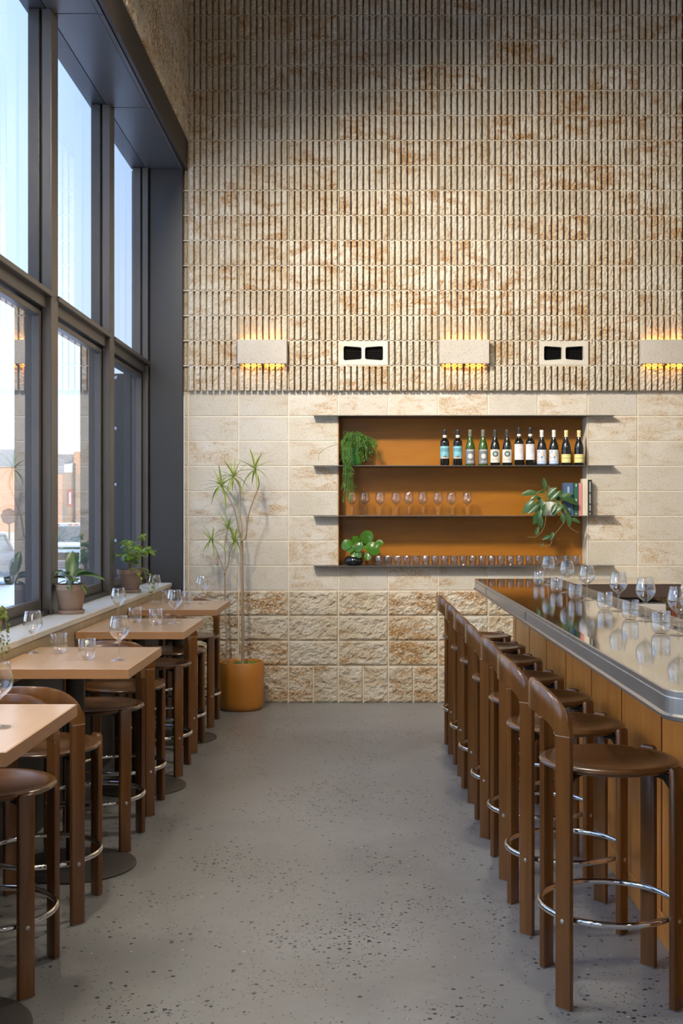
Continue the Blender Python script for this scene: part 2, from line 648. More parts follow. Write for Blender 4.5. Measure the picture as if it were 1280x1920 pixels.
def grid_block(W, H, seed, amp, nx, nz, depth, edge=.006):
    """split-faced block: front towards -y, back at y=0"""
    r = random.Random(seed)
    off = Vector((r.uniform(-50, 50), r.uniform(-50, 50), r.uniform(-50, 50)))
    vs, fs = [], []
    for j in range(nz + 1):
        for i in range(nx + 1):
            x, z = -W / 2 + W * i / nx, -H / 2 + H * j / nz
            d = min(W / 2 - abs(x), H / 2 - abs(z))
            n = noise.fractal(Vector((x * 24, 0, z * 30)) + off, .8, 2.1, 5)
            n2 = noise.fractal(Vector((x * 60, 3, z * 60)) + off, 1.0, 2.0, 2)
            k = min(1, d / .02)
            y = -(depth + amp * (n * .9 + .15) * (0.35 + .65 * k) + .0035 * n2)
            if d < 1e-6:
                y = -(depth * .55)
            jx = 0 if i in (0, nx) else r.uniform(-.3, .3) * W / nx
            jz = 0 if j in (0, nz) else r.uniform(-.3, .3) * H / nz
            vs.append((x + jx, y, z + jz))
    for j in range(nz):
        for i in range(nx):
            a = j * (nx + 1) + i
            fs.append((a, a + 1, a + nx + 2, a + nx + 1))
    b = len(vs)
    ring = [i for i in range(nx + 1)] + [j * (nx + 1) + nx for j in range(1, nz + 1)] + \
           [nz * (nx + 1) + i for i in range(nx - 1, -1, -1)] + [j * (nx + 1) for j in range(nz - 1, 0, -1)]
    for q in ring:
        vs.append((vs[q][0], 0.0, vs[q][2]))
    m = len(ring)
    for i in range(m):
        k = (i + 1) % m
        fs.append((ring[i], b + i, b + k, ring[k]))
    g = MB()
    g.add(vs, fs)
    return g


def rib_block(W, H, seed, nr=8, depth=.060, rows=16):
    r = random.Random(seed)
    off = Vector((r.uniform(-50, 50), r.uniform(-50, 50), r.uniform(-50, 50)))
    pitch = W / nr
    g = MB()
    gw = .0158
    for q in range(nr):
        x0 = -W / 2 + pitch * q + gw * .5
        x1 = -W / 2 + pitch * (q + 1) - gw * .5
        ph = r.uniform(-.003, .003)
        vs, fs = [], []
        cols = 6
        for j in range(rows + 1):
            z = -H / 2 + H * j / rows
            e0 = noise.noise(Vector((q * 5.1, 1, z * 55)) + off) * .0022
            e1 = noise.noise(Vector((q * 5.1, 9, z * 55)) + off) * .0022
            row = [(x0 - .001, 0.0), (x0 + e0, None)]
            for t in (.33, .67):
                row.append((x0 + (x1 - x0) * t, None))
            row += [(x1 + e1, None), (x1 + .001, 0.0)]
            for c, (x, y) in enumerate(row):
                if y is None:
                    n = noise.fractal(Vector((x * 70, 0, z * 60)) + off, 1.0, 2.1, 4)
                    y = -(depth + ph + .0085 * n - (.002 if c in (1, 4) else 0))
                    if j in (0, rows):
                        y += .004
                vs.append((x, y, z + (0 if j in (0, rows) else r.uniform(-.3, .3) * H / rows)))
        for j in range(rows):
            for c in range(cols - 1):
                a = j * cols + c
                fs.append((a, a + 1, a + cols + 1, a + cols))
        fs.append(tuple(range(cols))[::-1])
        fs.append(tuple(rows * cols + c for c in range(cols)))
        g.add(vs, fs)
    # web between the ribs
    g.add([(-W / 2, -.003, -H / 2), (W / 2, -.003, -H / 2), (W / 2, -.003, H / 2), (-W / 2, -.003, H / 2)], [(0, 1, 2, 3)])
    return g


JT = .010
smooth_me = None
mb = MB()
mb.box(-(BLK - JT) / 2, (BLK - JT) / 2, -.0045, 0, -(COURSE - JT) / 2, (COURSE - JT) / 2, .002)
smooth_me = mb.mesh('smooth_block', M['smooth'])
split_me = [grid_block(BLK - JT, COURSE - JT, 100 + i, .013, 40, 20, .014).mesh('split_block', M['split'], False) for i in range(6)]
half_me = [grid_block(BLK / 2 - JT, Z0 - JT - .004, 200 + i, .013, 20, 30, .014).mesh('split_half_block', M['split'], False) for i in range(4)]
rib_me = [rib_block(BLK - .006, COURSE - .005, 300 + i).mesh('ribbed_block', M['rib']) for i in range(7)]

NCOL = 12
first_col = -3     # J0 + first_col*BLK = -1.397
SCONCE_COLS = (-2, 2, 6)
VENT_COLS = (0, 4)


def bx(k):
    return J0 + (k + .5) * BLK


for c in range(first_col, first_col + NCOL):
    X = bx(c)
    for h in range(2):
        i = rnd.randrange(4)
        obj('split_half_block', half_me[i], wall, (J0 + (c + .25 + .5 * h) * BLK, CORE, (Z0 - .004) / 2 + .001))
    for q in range(3):
        i = rnd.randrange(6)
        o = obj('split_block', split_me[i], wall, (X, CORE, Z0 + (q + .5) * COURSE))
        if rnd.random() < .5:
            o.rotation_euler = (0, PI, 0)
    for q in range(3, 11):
        if 0 <= c < 5 and 4 <= q < 10:
            continue
        obj('smooth_block', smooth_me, wall, (X, CORE, Z0 + (q + .5) * COURSE))
    for q in range(11, 28):
        if q == 12 and (c in VENT_COLS):
            continue
        i = rnd.randrange(7)
        o = obj('ribbed_block', rib_me[i], wall, (X, CORE, Z0 + (q + .5) * COURSE))
        if rnd.random() < .5:
            o.rotation_euler = (0, PI, 0)
# narrow cut blocks at the corner
cw = (J0 + first_col * BLK) - WX - .005
for q in range(0, 28):
    xx = WX + cw / 2
    if q < 3:
        g = grid_block(cw - .004, COURSE - JT, 700 + q, .008, 5, 18, .012)
        o = build(g, 'corner_block', M['split'], wall, loc=(xx, CORE, Z0 + (q + .5) * COURSE))
    elif q < 11:
        g = MB()
        g.box(-cw / 2, cw / 2 - .004, -.0045, 0, -(COURSE - JT) / 2, (COURSE - JT) / 2, .002)
        o = build(g, 'corner_block', M['smooth'], wall, loc=(xx, CORE, Z0 + (q + .5) * COURSE))
    else:
        g = grid_block(cw - .006, COURSE - .005, 700 + q, .010, 4, 14, .024)
        o = build(g, 'corner_block', M['rib'], wall, loc=(xx, CORE, Z0 + (q + .5) * COURSE))
# bed joints across the ribbed courses
for q in range(12, 28):
    z = Z0 + q * COURSE
    g = MB()
    g.box(WX, J0 + (first_col + NCOL) * BLK, CORE - .046, CORE + .002, z - .0035, z + .0035)
    build(g, 'bed_joint', M['mortar'], wall)
for c in range(first_col, first_col + NCOL + 1):
    g = MB()
    x = J0 + c * BLK
    g.box(x - .004, x + .004, CORE - .030, CORE + .002, ZR, CEIL)
    build(g, 'head_joint', M['rib_back'], wall)

# vent blocks
def vent_block(c, label):
    t = thing('vent_block', label, 'vent', (bx(c), CORE, Z0 + 12.5 * COURSE), 0, 'vent blocks in the ribbed wall')
    W, H = BLK - JT, COURSE - JT
    g = MB()
    dep = .052
    hole = []
    # outer outline to two rounded openings: build the face as strips
    def opening(cx, wide_side):
        hw, hh = .073, .058
        pts = []
        for sx, sz in ((1, 1), (-1, 1), (-1, -1), (1, -1)):
            hz = hh if sx == wide_side else hh * .86
            rr = .014
            cxx, czz = cx + sx * (hw - rr), sz * (hz - rr)
            a0 = {(1, 1): 0, (-1, 1): 90, (-1, -1): 180, (1, -1): 270}[(sx, sz)]
            for a in (0, 30, 60, 90):
                an = math.radians(a0 + a)
                pts.append((cxx + rr * math.cos(an), czz + rr * math.sin(an)))
        return pts
    for s_ in (-1, 1):
        cx = s_ * W / 4 * .88
        op = opening(cx, s_)
        x0, x1 = (-W / 2, 0) if s_ < 0 else (0, W / 2)
        outer = []
        for (px, pz) in op:
            # project radially on the rectangle
            dx, dz = px - (x0 + x1) / 2, pz
            k = min(((x1 - x0) / 2) / max(abs(dx), 1e-6), (H / 2) / max(abs(dz), 1e-6))
            outer.append(((x0 + x1) / 2 + dx * k, dz * k))
        # add the rectangle corners by snapping the nearest projected points
        for cxx in (x0, x1):
            for czz in (-H / 2, H / 2):
                b = min(range(len(outer)), key=lambda i: (outer[i][0] - cxx) ** 2 + (outer[i][1] - czz) ** 2)
                outer[b] = (cxx, czz)
        n = len(op)
        vs = [(x, -dep, z) for x, z in outer] + [(x, -dep, z) for x, z in op] + [(x, 0, z) for x, z in op]
        fs = []
        for i in range(n):
            j = (i + 1) % n
            fs.append((i, n + i, n + j, j))
            fs.append((n + i, 2 * n + i, 2 * n + j, n + j))
        g.add(vs, fs)
    vs = [(-W / 2, -dep, -H / 2), (W / 2, -dep, -H / 2), (W / 2, -dep, H / 2), (-W / 2, -dep, H / 2)]
    vs += [(x, 0, z) for x, _, z in vs]
    g.add(vs, [(0, 4, 5, 1), (1, 5, 6, 2), (2, 6, 7, 3), (3, 7, 4, 0)])
    build(g, 'block_shell', M['vent'], t)
    for s_ in (-1, 1):
        cx = s_ * W / 4 * .88
        g = MB()
        g.box(cx - .078, cx + .078, -.005, -.001, -.062, .062)
        b = build(g, 'dark_backing', M['void'], t)
        g = MB()
        for i in range(7):
            z = -.051 + .017 * i
            g.box(cx - .072, cx + .072, -.013, -.009, z - .0015, z + .0015)
        for i in range(9):
            x = cx - .064 + .016 * i
            g.box(x - .0012, x + .0012, -.015, -.012, -.056, .056)
        build(g, 'grille', M['grid'], t)
    return t


vent_block(0, 'pierced pale block with two dark grilles above the bottle niche, nearer the window')
vent_block(4, 'pierced pale block with two dark grilles above the books and bottles')


# sconces
LED = emit('amber_led', (1.0, .36, .04), 5.0)


def sconce(c, label):
    t = thing('wall_sconce', label, 'wall light', (bx(c), CORE, Z0 + 12.5 * COURSE), 0, 'stone box sconces')
    W, H = BLK - JT, COURSE - JT
    D = .150
    g = MB()
    th = .022
    g.box(-W / 2, W / 2, -D, -D + th, -H / 2, H / 2, .003)
    g.box(-W / 2, -W / 2 + th, -D + th, -.034, -H / 2, H / 2)
    g.box(W / 2 - th, W / 2, -D + th, -.034, -H / 2, H / 2)
    build(g, 'stone_shell', M['limestone'], t)
    g = MB()
    g.box(-W / 2 + th, W / 2 - th, -D + th, -.036, -.03, .03)
    build(g, 'inner_tray', M['steel'], t)
    for s_ in (-1, 1):
        for xs in (-1, 1):
            g = MB()
            cx = xs * W * .225
            z = s_ * (H / 2 - .018)
            g.box(cx - .07, cx + .07, -.095, -.060, z - .004, z + .004, .002)
            build(g, 'led_strip', LED, t)
            ld = bpy.data.lights.new('sconce_glow', 'AREA')
            ld.shape = 'RECTANGLE'
            ld.size, ld.size_y = .15, .03
            ld.energy = SCONCE_POWER * (1.0 if s_ > 0 else .8)
            ld.color = (1.0, .40, .06)
            lo = bpy.data.objects.new('sconce_glow', ld)
            COL.objects.link(lo)
            lo.parent = t
            lo.location = (cx, -.070, z + s_ * .008)
            # shine away from the tray and a little towards the wall
            lo.rotation_euler = Vector((0, -.25, -s_)).to_track_quat('Z', 'Y').to_euler()
    g = MB()
    g.box(-.012, .012, -.10, -.034, -H / 2 - .008, -H / 2 + .004)
    build(g, 'bracket', M['steel'], t)
    return t


sconce(-2, 'stone box wall sconce above the tall dracaena by the window')
sconce(2, 'stone box wall sconce above the first wine bottles')
sconce(6, 'stone box wall sconce past the bookshelf end over the back counter')

# niche lining and plates
mb = MB()
mb.box(NX0, NX1, WY + NDEP, WY + NDEP + .012, NZ0, NZ1)
build(mb, 'niche_panel', M['niche'], wall)['label'] = 'orange-brown cherry wood panel lining the back of the niche'
mb = MB()
mb.box(NX0 - .002, NX0 + .004, WY + .002, WY + NDEP, NZ0, NZ1)
build(mb, 'niche_cheek', M['niche'], wall)
mb = MB()
mb.box(NX1 - .006, NX1, WY - .002, WY + NDEP, NZ0 + .006, NZ1 - .006)
build(mb, 'niche_cheek', M['mortar'], wall)
PLATE_F = WY - .085
for zz, lab in ((NZ1, 'thin steel plate capping the niche over the bottles'),
                (Z0 + 8 * COURSE, 'thin steel shelf holding the wine bottles and hanging fern'),
                (Z0 + 6 * COURSE, 'thin steel shelf holding wine glasses and books'),
                (NZ0, 'thin steel shelf holding the row of small tumblers')):
    g = MB()
    x0, x1 = -.378, 2.057
    g.box(x0, x1, PLATE_F, WY - .004, zz - .0028, zz + .0028)
    g.box(NX0 + .006, NX1 - .008, WY - .004, WY + NDEP - .001, zz - .0028, zz + .0028)
    tag(build(g, 'shelf_plate', M['steel']), lab, 'shelf')

# ------------------------------------------------------------------ left wall and windows
XI = -1.705           # inner face of the mullions
HEAD = 4.335
wl = struct_empty('wall_left')
g = MB()
g.box(WX - .42, WX - .012, BY, CORE, 4.58, CEIL)
build(g, 'upper_mortar', M['rib_back'], wl)
RIBROT = PI / 2
q = 0
for r_ in range(9):
    z = ZR + (10 + r_ + .5) * COURSE
    for c in range(11):
        y = WY - (c + .5) * BLK
        o = obj('ribbed_block', rib_me[rnd.randrange(7)], wl, (WX - .012, y, z))
        o.rotation_euler = (0, 0, RIBROT)
for r_ in range(1, 9):
    z = ZR + (10 + r_) * COURSE
    g = MB()
    g.box(WX - .014, WX + .03, WY - 11 * BLK, CORE, z - .0035, z + .0035)
    build(g, 'bed_joint', M['mortar'], wl)
g = MB()
g.box(WX - .42, -1.56, BY, CORE, 0, .93)
build(g, 'low_wall', M['underwall'], wl)
g = MB()
g.box(WX - .42, -1.86, BY, BY + .9, .93, 4.6)
build(g, 'corner_pier', M['panel'], wl)

# header: soffit panels, fascia, edge channel
MULL = [8.0 - 1.52 * i for i in range(8)]      # near faces of the mullions
MW = .146
hd = struct_empty('trim_1')
edges = [9.53] + [m + .07 for m in MULL]
for a, b in zip(edges[1:], edges[:-1]):
    g = MB()
    g.box(-1.735, -1.462, a + .004, b - .004, HEAD, HEAD + .02, .002)
    build(g, 'soffit_panel', M['soffit'], hd)
    g = MB()
    g.box(-1.855, -1.741, a + .004, b - .004, HEAD + .002, HEAD + .03)
    build(g, 'head_frame', M['frame'], hd)
    g = MB()
    g.box(-1.458, -1.432, a + .003, b - .003, HEAD - .006, HEAD + .02, .001)
    build(g, 'edge_channel', M['frame_lite'], hd)
g = MB()
g.box(WX - .40, -1.41, BY, CORE, HEAD + .022, HEAD + .05)
build(g, 'header_core', M['fascia'], hd)
g = MB()
g.box(-1.425, -1.402, BY, WY - .012, HEAD - .004, 4.585, .002)
build(g, 'fascia', M['fascia'], hd)
# jamb panel at the back wall
jb = struct_empty('trim_2')
g = MB()
g.box(-1.70, -1.437, 9.50, 9.525, 0, HEAD, .002)
build(g, 'jamb_panel', M['panel'], jb)
g = MB()
g.box(-1.46, -1.437, 9.525, CORE, 0, HEAD)
build(g, 'jamb_return', M['panel'], jb)
g = MB()
g.box(-1.86, -1.46, 9.56, 9.60, .93, HEAD)
build(g, 'jamb_core', M['frame'], jb)

BAYS = [(m + MW, (9.50 if i == 0 else MULL[i - 1])) for i, m in enumerate(MULL[:8])]
ZT0, ZT1 = 2.675, 2.782
ZS = .985
for n, (ya, yb) in enumerate(BAYS):
    wd = struct_empty('window_%d' % (n + 1), (0, 0, 0))
    # mullion on the near side of the bay
    g = MB()
    g.box(-1.757, XI, ya - MW, ya, ZS, HEAD, .003)
    build(g, 'mullion_cap', M['frame_lite'], wd)
    g = MB()
    g.box(-1.772, -1.757, ya - MW + .03, ya - .03, ZS, HEAD)
    build(g, 'mullion_gasket', M['black'], wd)
    g = MB()
    g.box(-1.835, -1.772, ya - MW, ya, ZS, HEAD, .003)
    build(g, 'mullion_body', M['frame'], wd)
    if n == 0:      # frame at the jamb
        g = MB()
        g.box(-1.757, -1.712, 9.47, 9.56, ZS, HEAD, .003)
        g.box(-1.835, -1.772, 9.47, 9.56, ZS, HEAD, .003)
        build(g, 'jamb_frame', M['frame_lite'], wd)
        g = MB()
        g.box(-1.772, -1.757, 9.50, 9.56, ZS, HEAD)
        build(g, 'jamb_gasket', M['black'], wd)
    ye = yb if n else 9.47
    # transom
    g = MB()
    g.box(-1.835, -1.73, ya, ye, ZT0, ZT1, .003)
    build(g, 'transom', M['frame'], wd)
    g = MB()
    g.box(-1.745, -1.694, ya - .012, ye + .0, ZT1 - .042, ZT1 - .012, .003)
    build(g, 'transom_ledge', M['frame_lite'], wd)
    # lower sash
    g = MB()
    x0, x1 = -1.80, -1.757
    g.box(x0, x1, ya + .012, ya + .050, ZS + .03, ZT0 - .012, .002)
    g.box(x0, x1, ye - .050, ye - .012, ZS + .03, ZT0 - .012, .002)
    g.box(x0, x1, ya + .050, ye - .050, ZT0 - .045, ZT0 - .012, .002)
    g.box(x0, x1, ya + .050, ye - .050, ZS + .03, ZS + .085, .002)
    build(g, 'sash_frame', M['frame_lite'], wd)
    g = MB()
    g.box(-1.82, -1.715, ya, ye, ZS, ZS + .03, .003)
    build(g, 'sill_track', M['black'], wd)
    g = MB()
    xg = -1.778
    g.add([(xg, ya + .05, ZS + .085), (xg, ye - .05, ZS + .085), (xg, ye - .05, ZT0 - .045), (xg, ya + .05, ZT0 - .045)], [(0, 1, 2, 3)])
    build(g, 'lower_pane', M['pane'], wd)
    # upper fixed light
    g = MB()
    xg = -1.828
    g.add([(xg, ya, ZT1), (xg, ye, ZT1), (xg, ye, HEAD + .002), (xg, ya, HEAD + .002)], [(0, 1, 2, 3)])
    build(g, 'upper_pane', M['pane'], wd)
    # outer reveal of the lower light
    g = MB()
    g.box(-1.905, -1.80, ye - .012, ye + .03, ZS - .05, ZT0 + .06)
    g.box(-1.905, -1.80, ya - .03, ya + .012, ZS - .05, ZT0 + .06)
    build(g, 'outer_jamb', M['frame'], wd)
    g = MB()
    g.box(-1.905, -1.80, ya + .012, ye - .012, ZT0, ZT0 + .06)
    build(g, 'outer_head', M['frame'], wd)

# sill
sl_ = struct_empty('trim_3')
g = MB()
g.box(-1.72, -1.515, BY, 9.45, .955, .985, .003)
build(g, 'sill_top', M['sill'], sl_)
g = MB()
g.box(-1.56, -1.522, BY, 9.445, .80, .955)
build(g, 'sill_face', M['sillface'], sl_)
g = MB()
g.box(-1.86, -1.60, BY, CORE, .93, .955)
build(g, 'sill_bed', M['underwall'], sl_)

# steel wing panel outside the last bay
wp = thing('wing_panel', 'dark steel screen panel with round bolts outside the last window', 'panel', (-1.92, 9.62, -.5))
g = MB()
g.box(-.175, .0, 0, .04, 0, 3.19, .004)
build(g, 'panel_sheet', M['panel'], wp)
for zz in (1.32, 1.78, 2.24, 2.655):
    g = MB()
    g.lathe([(0, -.016), (.012, -.014), (.017, -.006), (.017, 0)], 14)
    o = build(g, 'bolt', M['screw'], wp, True, loc=(-.078, 0, zz + .5))
    o.rotation_euler = (PI / 2, 0, 0)
    for v in o.data.vertices:
        v.co.z = -v.co.z

# ------------------------------------------------------------------ bar
BX0, BX1 = .83, 1.44
BYN, BYF = 3.13, 8.52
BZ = 1.07
PX = 1.088
bar = thing('bar_counter', 'long bar counter with polished pewter top and cherry wood panels', 'bar counter', (1.1, 3.13, 0))
ox, oy = 1.1, 3.13


def bar_outline(x0, y0, y1, r, ins=0.0, x1=3.2):
    """rounded near-left corner, L-shaped return to the right is outside of the frame"""
    pts = []
    rr = max(r - ins, .004)
    cx, cy = x0 + ins + rr, y0 + ins + rr
    for i in range(9):
        a = PI * 1.5 - (PI / 2) * i / 8
        pts.append((cx + rr * math.cos(a), cy + rr * math.sin(a)))
    pts.append((x0 + ins, y1 - ins))
    pts.append((BX1 - ins, y1 - ins))
    pts.append((BX1 - ins, y0 + .62))
    pts.append((x1, y0 + .62))
    pts.append((x1, y0 + ins))
    return [(x - ox, y - oy) for x, y in pts]


def loft(mb, levels):
    """levels: list of (outline, z); outlines of the same length"""
    n = len(levels[0][0])
    vs = []
    for pts, z in levels:
        vs += [(x, y, z) for x, y in pts]
    fs = []
    for k in range(len(levels) - 1):
        for i in range(n):
            j = (i + 1) % n
            fs.append((k * n + i, k * n + j, (k + 1) * n + j, (k + 1) * n + i))
    mb.add(vs, fs)


R_ = .085
g = MB()
loft(g, [(bar_outline(BX0, BYN, BYF, R_, .0), BZ - .083), (bar_outline(BX0, BYN, BYF, R_, -.006), BZ - .079),
         (bar_outline(BX0, BYN, BYF, R_, -.007), BZ - .070), (bar_outline(BX0, BYN, BYF, R_, .001), BZ - .064),
         (bar_outline(BX0, BYN, BYF, R_, .002), BZ - .022), (bar_outline(BX0, BYN, BYF, R_, .004), BZ - .019),
         (bar_outline(BX0, BYN, BYF, R_, .000), BZ - .016), (bar_outline(BX0, BYN, BYF, R_, .000), BZ - .003),
         (bar_outline(BX0, BYN, BYF, R_, .004), BZ)])
build(g, 'pewter_edge', M['pewter_edge'], bar)
g = MB()
o_ = bar_outline(BX0, BYN, BYF, R_, .004)
o2 = bar_outline(BX0, BYN, BYF, R_, .05)
n_ = len(o_)
g.add([(x, y, BZ) for x, y in o_] + [(x, y, BZ + .0006) for x, y in o2], [(i, (i + 1) % n_, n_ + (i + 1) % n_, n_ + i) for i in range(n_)])
g.add([(x, y, BZ + .0006) for x, y in o2], [list(range(n_))])
build(g, 'pewter_top', M['pewter_top'], bar)
g = MB()
o_ = bar_outline(BX0, BYN, BYF, R_, .0)
g.add([(x, y, BZ - .083) for x, y in o_], [list(range(n_))[::-1]])
build(g, 'underside', M['bargap'], bar)
# seams in the edge band
for y in (5.9, 7.75):
    g = MB()
    g.box(BX0 - .0015 - ox, BX0 + .002 - ox, y - oy, y + .002 - oy, BZ - .064, BZ - .02)
    build(g, 'edge_seam', M['steel'], bar)
# body
g = MB()
g.box(PX + .004 - ox, BX1 - .05 - ox, 3.5 - oy, 8.36 - oy, 0, BZ - .083)
build(g, 'body_core', M['bargap'], bar)
seams = [8.372, 8.22, 7.55, 6.86, 6.21, 5.53, 4.89, 4.24, 3.58]
for a, b in zip(seams[1:], seams[:-1]):
    g = MB()
    gp = .012
    g.box(PX - ox, PX + .0035 - ox, a + gp - oy, b - gp - oy, .105, BZ - .083, .002)
    build(g, 'front_panel', M['barwood'], bar)
g = MB()
g.box(PX - .002 - ox, PX + .02 - ox, 3.49 - oy, 8.365 - oy, 0, .103, .002)
build(g, 'base_rail', M['barwood'], bar)
g = MB()
g.box(PX - ox, 3.0 - ox, 3.47 - oy, 3.49 - oy, 0, BZ - .083)
build(g, 'end_panel', M['barwood'], bar)
g = MB()
g.box(PX + .05 - ox, PX + .30 - ox, 4.04 - oy, 8.3 - oy, .0, .02)
# drip rail: parallel wires along the inner edge
for i in range(7):
    x = 1.312 + .0165 * i - ox
    g = MB()
    g.tube([(x, 3.85 - oy, BZ + .010), (x, 8.46 - oy, BZ + .010)], .0022, 6)
    build(g, 'rail_wire', M['wire'], bar)
for i in range(24):
    y = 3.95 + .19 * i - oy
    g = MB()
    g.box(1.308 - ox, 1.416 - ox, y, y + .006, BZ + .001, BZ + .008)
    build(g, 'rail_crossbar', M['wire'], bar)

# back counter by the wall
bc = thing('back_counter', 'dark brown service counter against the block wall behind the bar', 'counter', (1.85, 9.24, 0))
g = MB()
g.box(-.42, .59, -.32, .30, .905, 1.004, .003)
build(g, 'counter_slab', plain('dark_slab', (.075, .05, .038), .4, var=.1), bc)
g = MB()
g.box(-.425, .595, -.325, .302, 1.004, 1.012, .002)
build(g, 'counter_top', plain('counter_stone', (.55, .47, .36), .3, var=.06), bc)
g = MB()
g.box(.53, .575, -.28, -.23, 0, .905)
build(g, 'leg', plain('red_brown_leg', (.16, .04, .015), .5), bc)
g = MB()
g.box(-.415, -.37, -.28, -.23, 0, .905)
build(g, 'leg', M['bargap'], bc)
fr = thing('undercounter_fridge', 'pale grey undercounter fridge beneath the dark service counter', 'fridge', (2.13, 9.18, 0))
g = MB()
g.box(-.35, .21, -.2, .26, .06, .86, .006)
build(g, 'cabinet_body', plain('fridge_white', (.5, .46, .4), .4), fr)
g = MB()
g.box(-.345, .205, -.23, -.2, .09, .85, .006)
d_ = build(g, 'door', plain('fridge_door', (.56, .52, .46), .35), fr)
g = MB()
g.box(-.33, -.31, -.265, -.23, .35, .75, .004)
build(g, 'handle', M['steel'], d_)
for xx in (-.34, .17):
    for yy in (-.17, .23):
        g = MB()
        g.box(xx - .015, xx + .015, yy - .015, yy + .015, 0, .06)
        build(g, 'foot', M['black'], fr)


# ------------------------------------------------------------------ stools
def make_stool(seat_h, ring_h):
    t = thing('bar_stool', 'x', 'stool')
    RL = .247          # radius on which the legs stand
    # seat
    g = MB()
    g.lathe([(0, -.012), (.06, -.0115), (.11, -.0095), (.15, -.006), (.18, -.002), (.20, 0), (.213, -.0005), (.221, -.004),
             (.225, -.010), (.223, -.016), (.214, -.0215), (.195, -.024), (.0, -.026)], 48, (0, 0, seat_h))
    build(g, 'seat', M['seatwood'], t, True, 50)
    # back towards -x of the stool
    W_, T_ = .058, .024
    joint = seat_h + .100
    for k, ang in enumerate((45, 135, 225, 315)):
        a = math.radians(ang)
        back = ang in (135, 225)
        top = joint if back else seat_h + .004
        c, s_ = math.cos(a), math.sin(a)
        g = MB()
        # rounded board: section in local (tangent, radial)
        sec = []
        rr = .008
        for sx, sy, a0 in ((1, 1, 0), (-1, 1, 90), (-1, -1, 180), (1, -1, 270)):
            for d in (0, 45, 90):
                an = math.radians(a0 + d)
                sec.append((sx * (W_ / 2 - rr) + rr * math.cos(an), sy * (T_ / 2 - rr) + rr * math.sin(an)))
        zs = [(.004, 0), (top - .010, 0), (top - .003, .003), (top, .008)] if not back else [(.004, 0), (top - .001, 0), (top, .001)]
        vs = []
        for z, ins in zs:
            for u, v in sec:
                u2 = u - math.copysign(min(ins, abs(u)), u)
                v2 = v - math.copysign(min(ins, abs(v)), v)
                vs.append((u2, v2, z))
        n = len(sec)
        fs = []
        for q_ in range(len(zs) - 1):
            for i in range(n):
                j = (i + 1) % n
                fs.append((q_ * n + i, q_ * n + j, (q_ + 1) * n + j, (q_ + 1) * n + i))
        fs.append(list(range(n))[::-1])
        fs.append([(len(zs) - 1) * n + i for i in range(n)])
        g.add(vs, fs)
        lg = build(g, 'leg', M['stool'], t, True, 40, loc=(RL * c, RL * s_, 0), rotz=a - PI / 2)
        # local +y of the leg now points outward
        g = MB()
        g.box(-.024, .024, -.008, .008, 0, .0045, .001)
        build(g, 'glide', M['glide'], lg)
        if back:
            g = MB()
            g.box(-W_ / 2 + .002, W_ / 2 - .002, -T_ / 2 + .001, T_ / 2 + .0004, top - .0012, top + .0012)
            build(g, 'joint_glint', M['seam'], lg)  # thin pale strip, a painted glint where leg meets backrest
        g = MB()
        g.lathe([(0, .0035), (.0035, .0032), (.004, .0018), (.0055, .0028), (.0075, .002), (.008, 0)], 12)
        sc = build(g, 'screw', M['screw'], lg, True, loc=(0, T_ / 2, ring_h))
        sc.rotation_euler = (-PI / 2, 0, 0)
        # bracket under the seat
        g = MB()
        g.add([(-.012, -.118, seat_h - .024), (.012, -.118, seat_h - .024), (-.012, -.012, seat_h - .024), (.012, -.012, seat_h - .024),
               (-.012, -.012, seat_h - .075), (.012, -.012, seat_h - .075), (-.012, -.10, seat_h - .032), (.012, -.10, seat_h - .032),
               (-.012, -.04, seat_h - .040), (.012, -.04, seat_h - .040)],
              [(0, 2, 3, 1), (2, 4, 5, 3), (4, 8, 9, 5), (8, 6, 7, 9), (6, 0, 1, 7), (0, 6, 8, 4, 2), (1, 3, 5, 9, 7)])
        build(g, 'bracket', M['black'], lg)
    # bent backrest: an inverted U wrapped on the circle of the legs
    g = MB()
    smax = (PI / 4) * RL + W_ / 2 - .001
    sin_ = (PI / 4) * RL - W_ / 2 + .001
    zj = .0
    up_c, lo_c = .155, .062
    N = 44
    rows = []
    for i in range(N + 1):
        s_ = -smax + 2 * smax * i / N
        s_ = smax * math.copysign(1 - (1 - abs(s_) / smax) ** 1.5, s_)
        a_ = abs(s_)
        hi = max(.002, up_c * max(0, 1 - (a_ / smax) ** 2.5) ** .5)
        lo = lo_c * max(0, 1 - (a_ / sin_) ** 2.2) ** .55 if a_ < sin_ else 0
        rows.append((s_, lo, max(hi, lo + .001)))
    th_ = T_ / 2
    prof = [(-1, .0), (-1, .12), (-1, .5), (-1, .88), (-.55, .985), (0, 1.0), (.55, .985), (1, .88), (1, .5), (1, .12), (1, 0)]
    vs, fs = [], []
    for s_, lo, hi in rows:
        an = PI + s_ / RL
        for pr, pz in prof:
            hgt = hi - lo
            if pz <= .5:
                z = lo + hgt * pz
            else:
                z = hi - min((1 - pz) * hgt, (1 - pz) * .10)
            r = RL + pr * th_ - .012 * (z / up_c) ** 2 * 0
            vs.append((r * math.cos(an), r * math.sin(an), joint + z))
    n = len(prof)
    for i in range(len(rows) - 1):
        for k in range(n):
            k2 = (k + 1) % n
            fs.append((i * n + k, i * n + k2, (i + 1) * n + k2, (i + 1) * n + k))
    fs.append(list(range(n))[::-1])
    fs.append([(len(rows) - 1) * n + k for k in range(n)])
    g.add(vs, [f[::-1] for f in fs])
    build(g, 'backrest', M['stool'], t, True, 40)
    # foot ring
    g = MB()
    RR = .222
    g.tube([(RR * math.cos(2 * PI * i / 56), RR * math.sin(2 * PI * i / 56), ring_h) for i in range(56)], .0105, 10, True)
    build(g, 'foot_ring', M['chrome'], t, True)
    return t


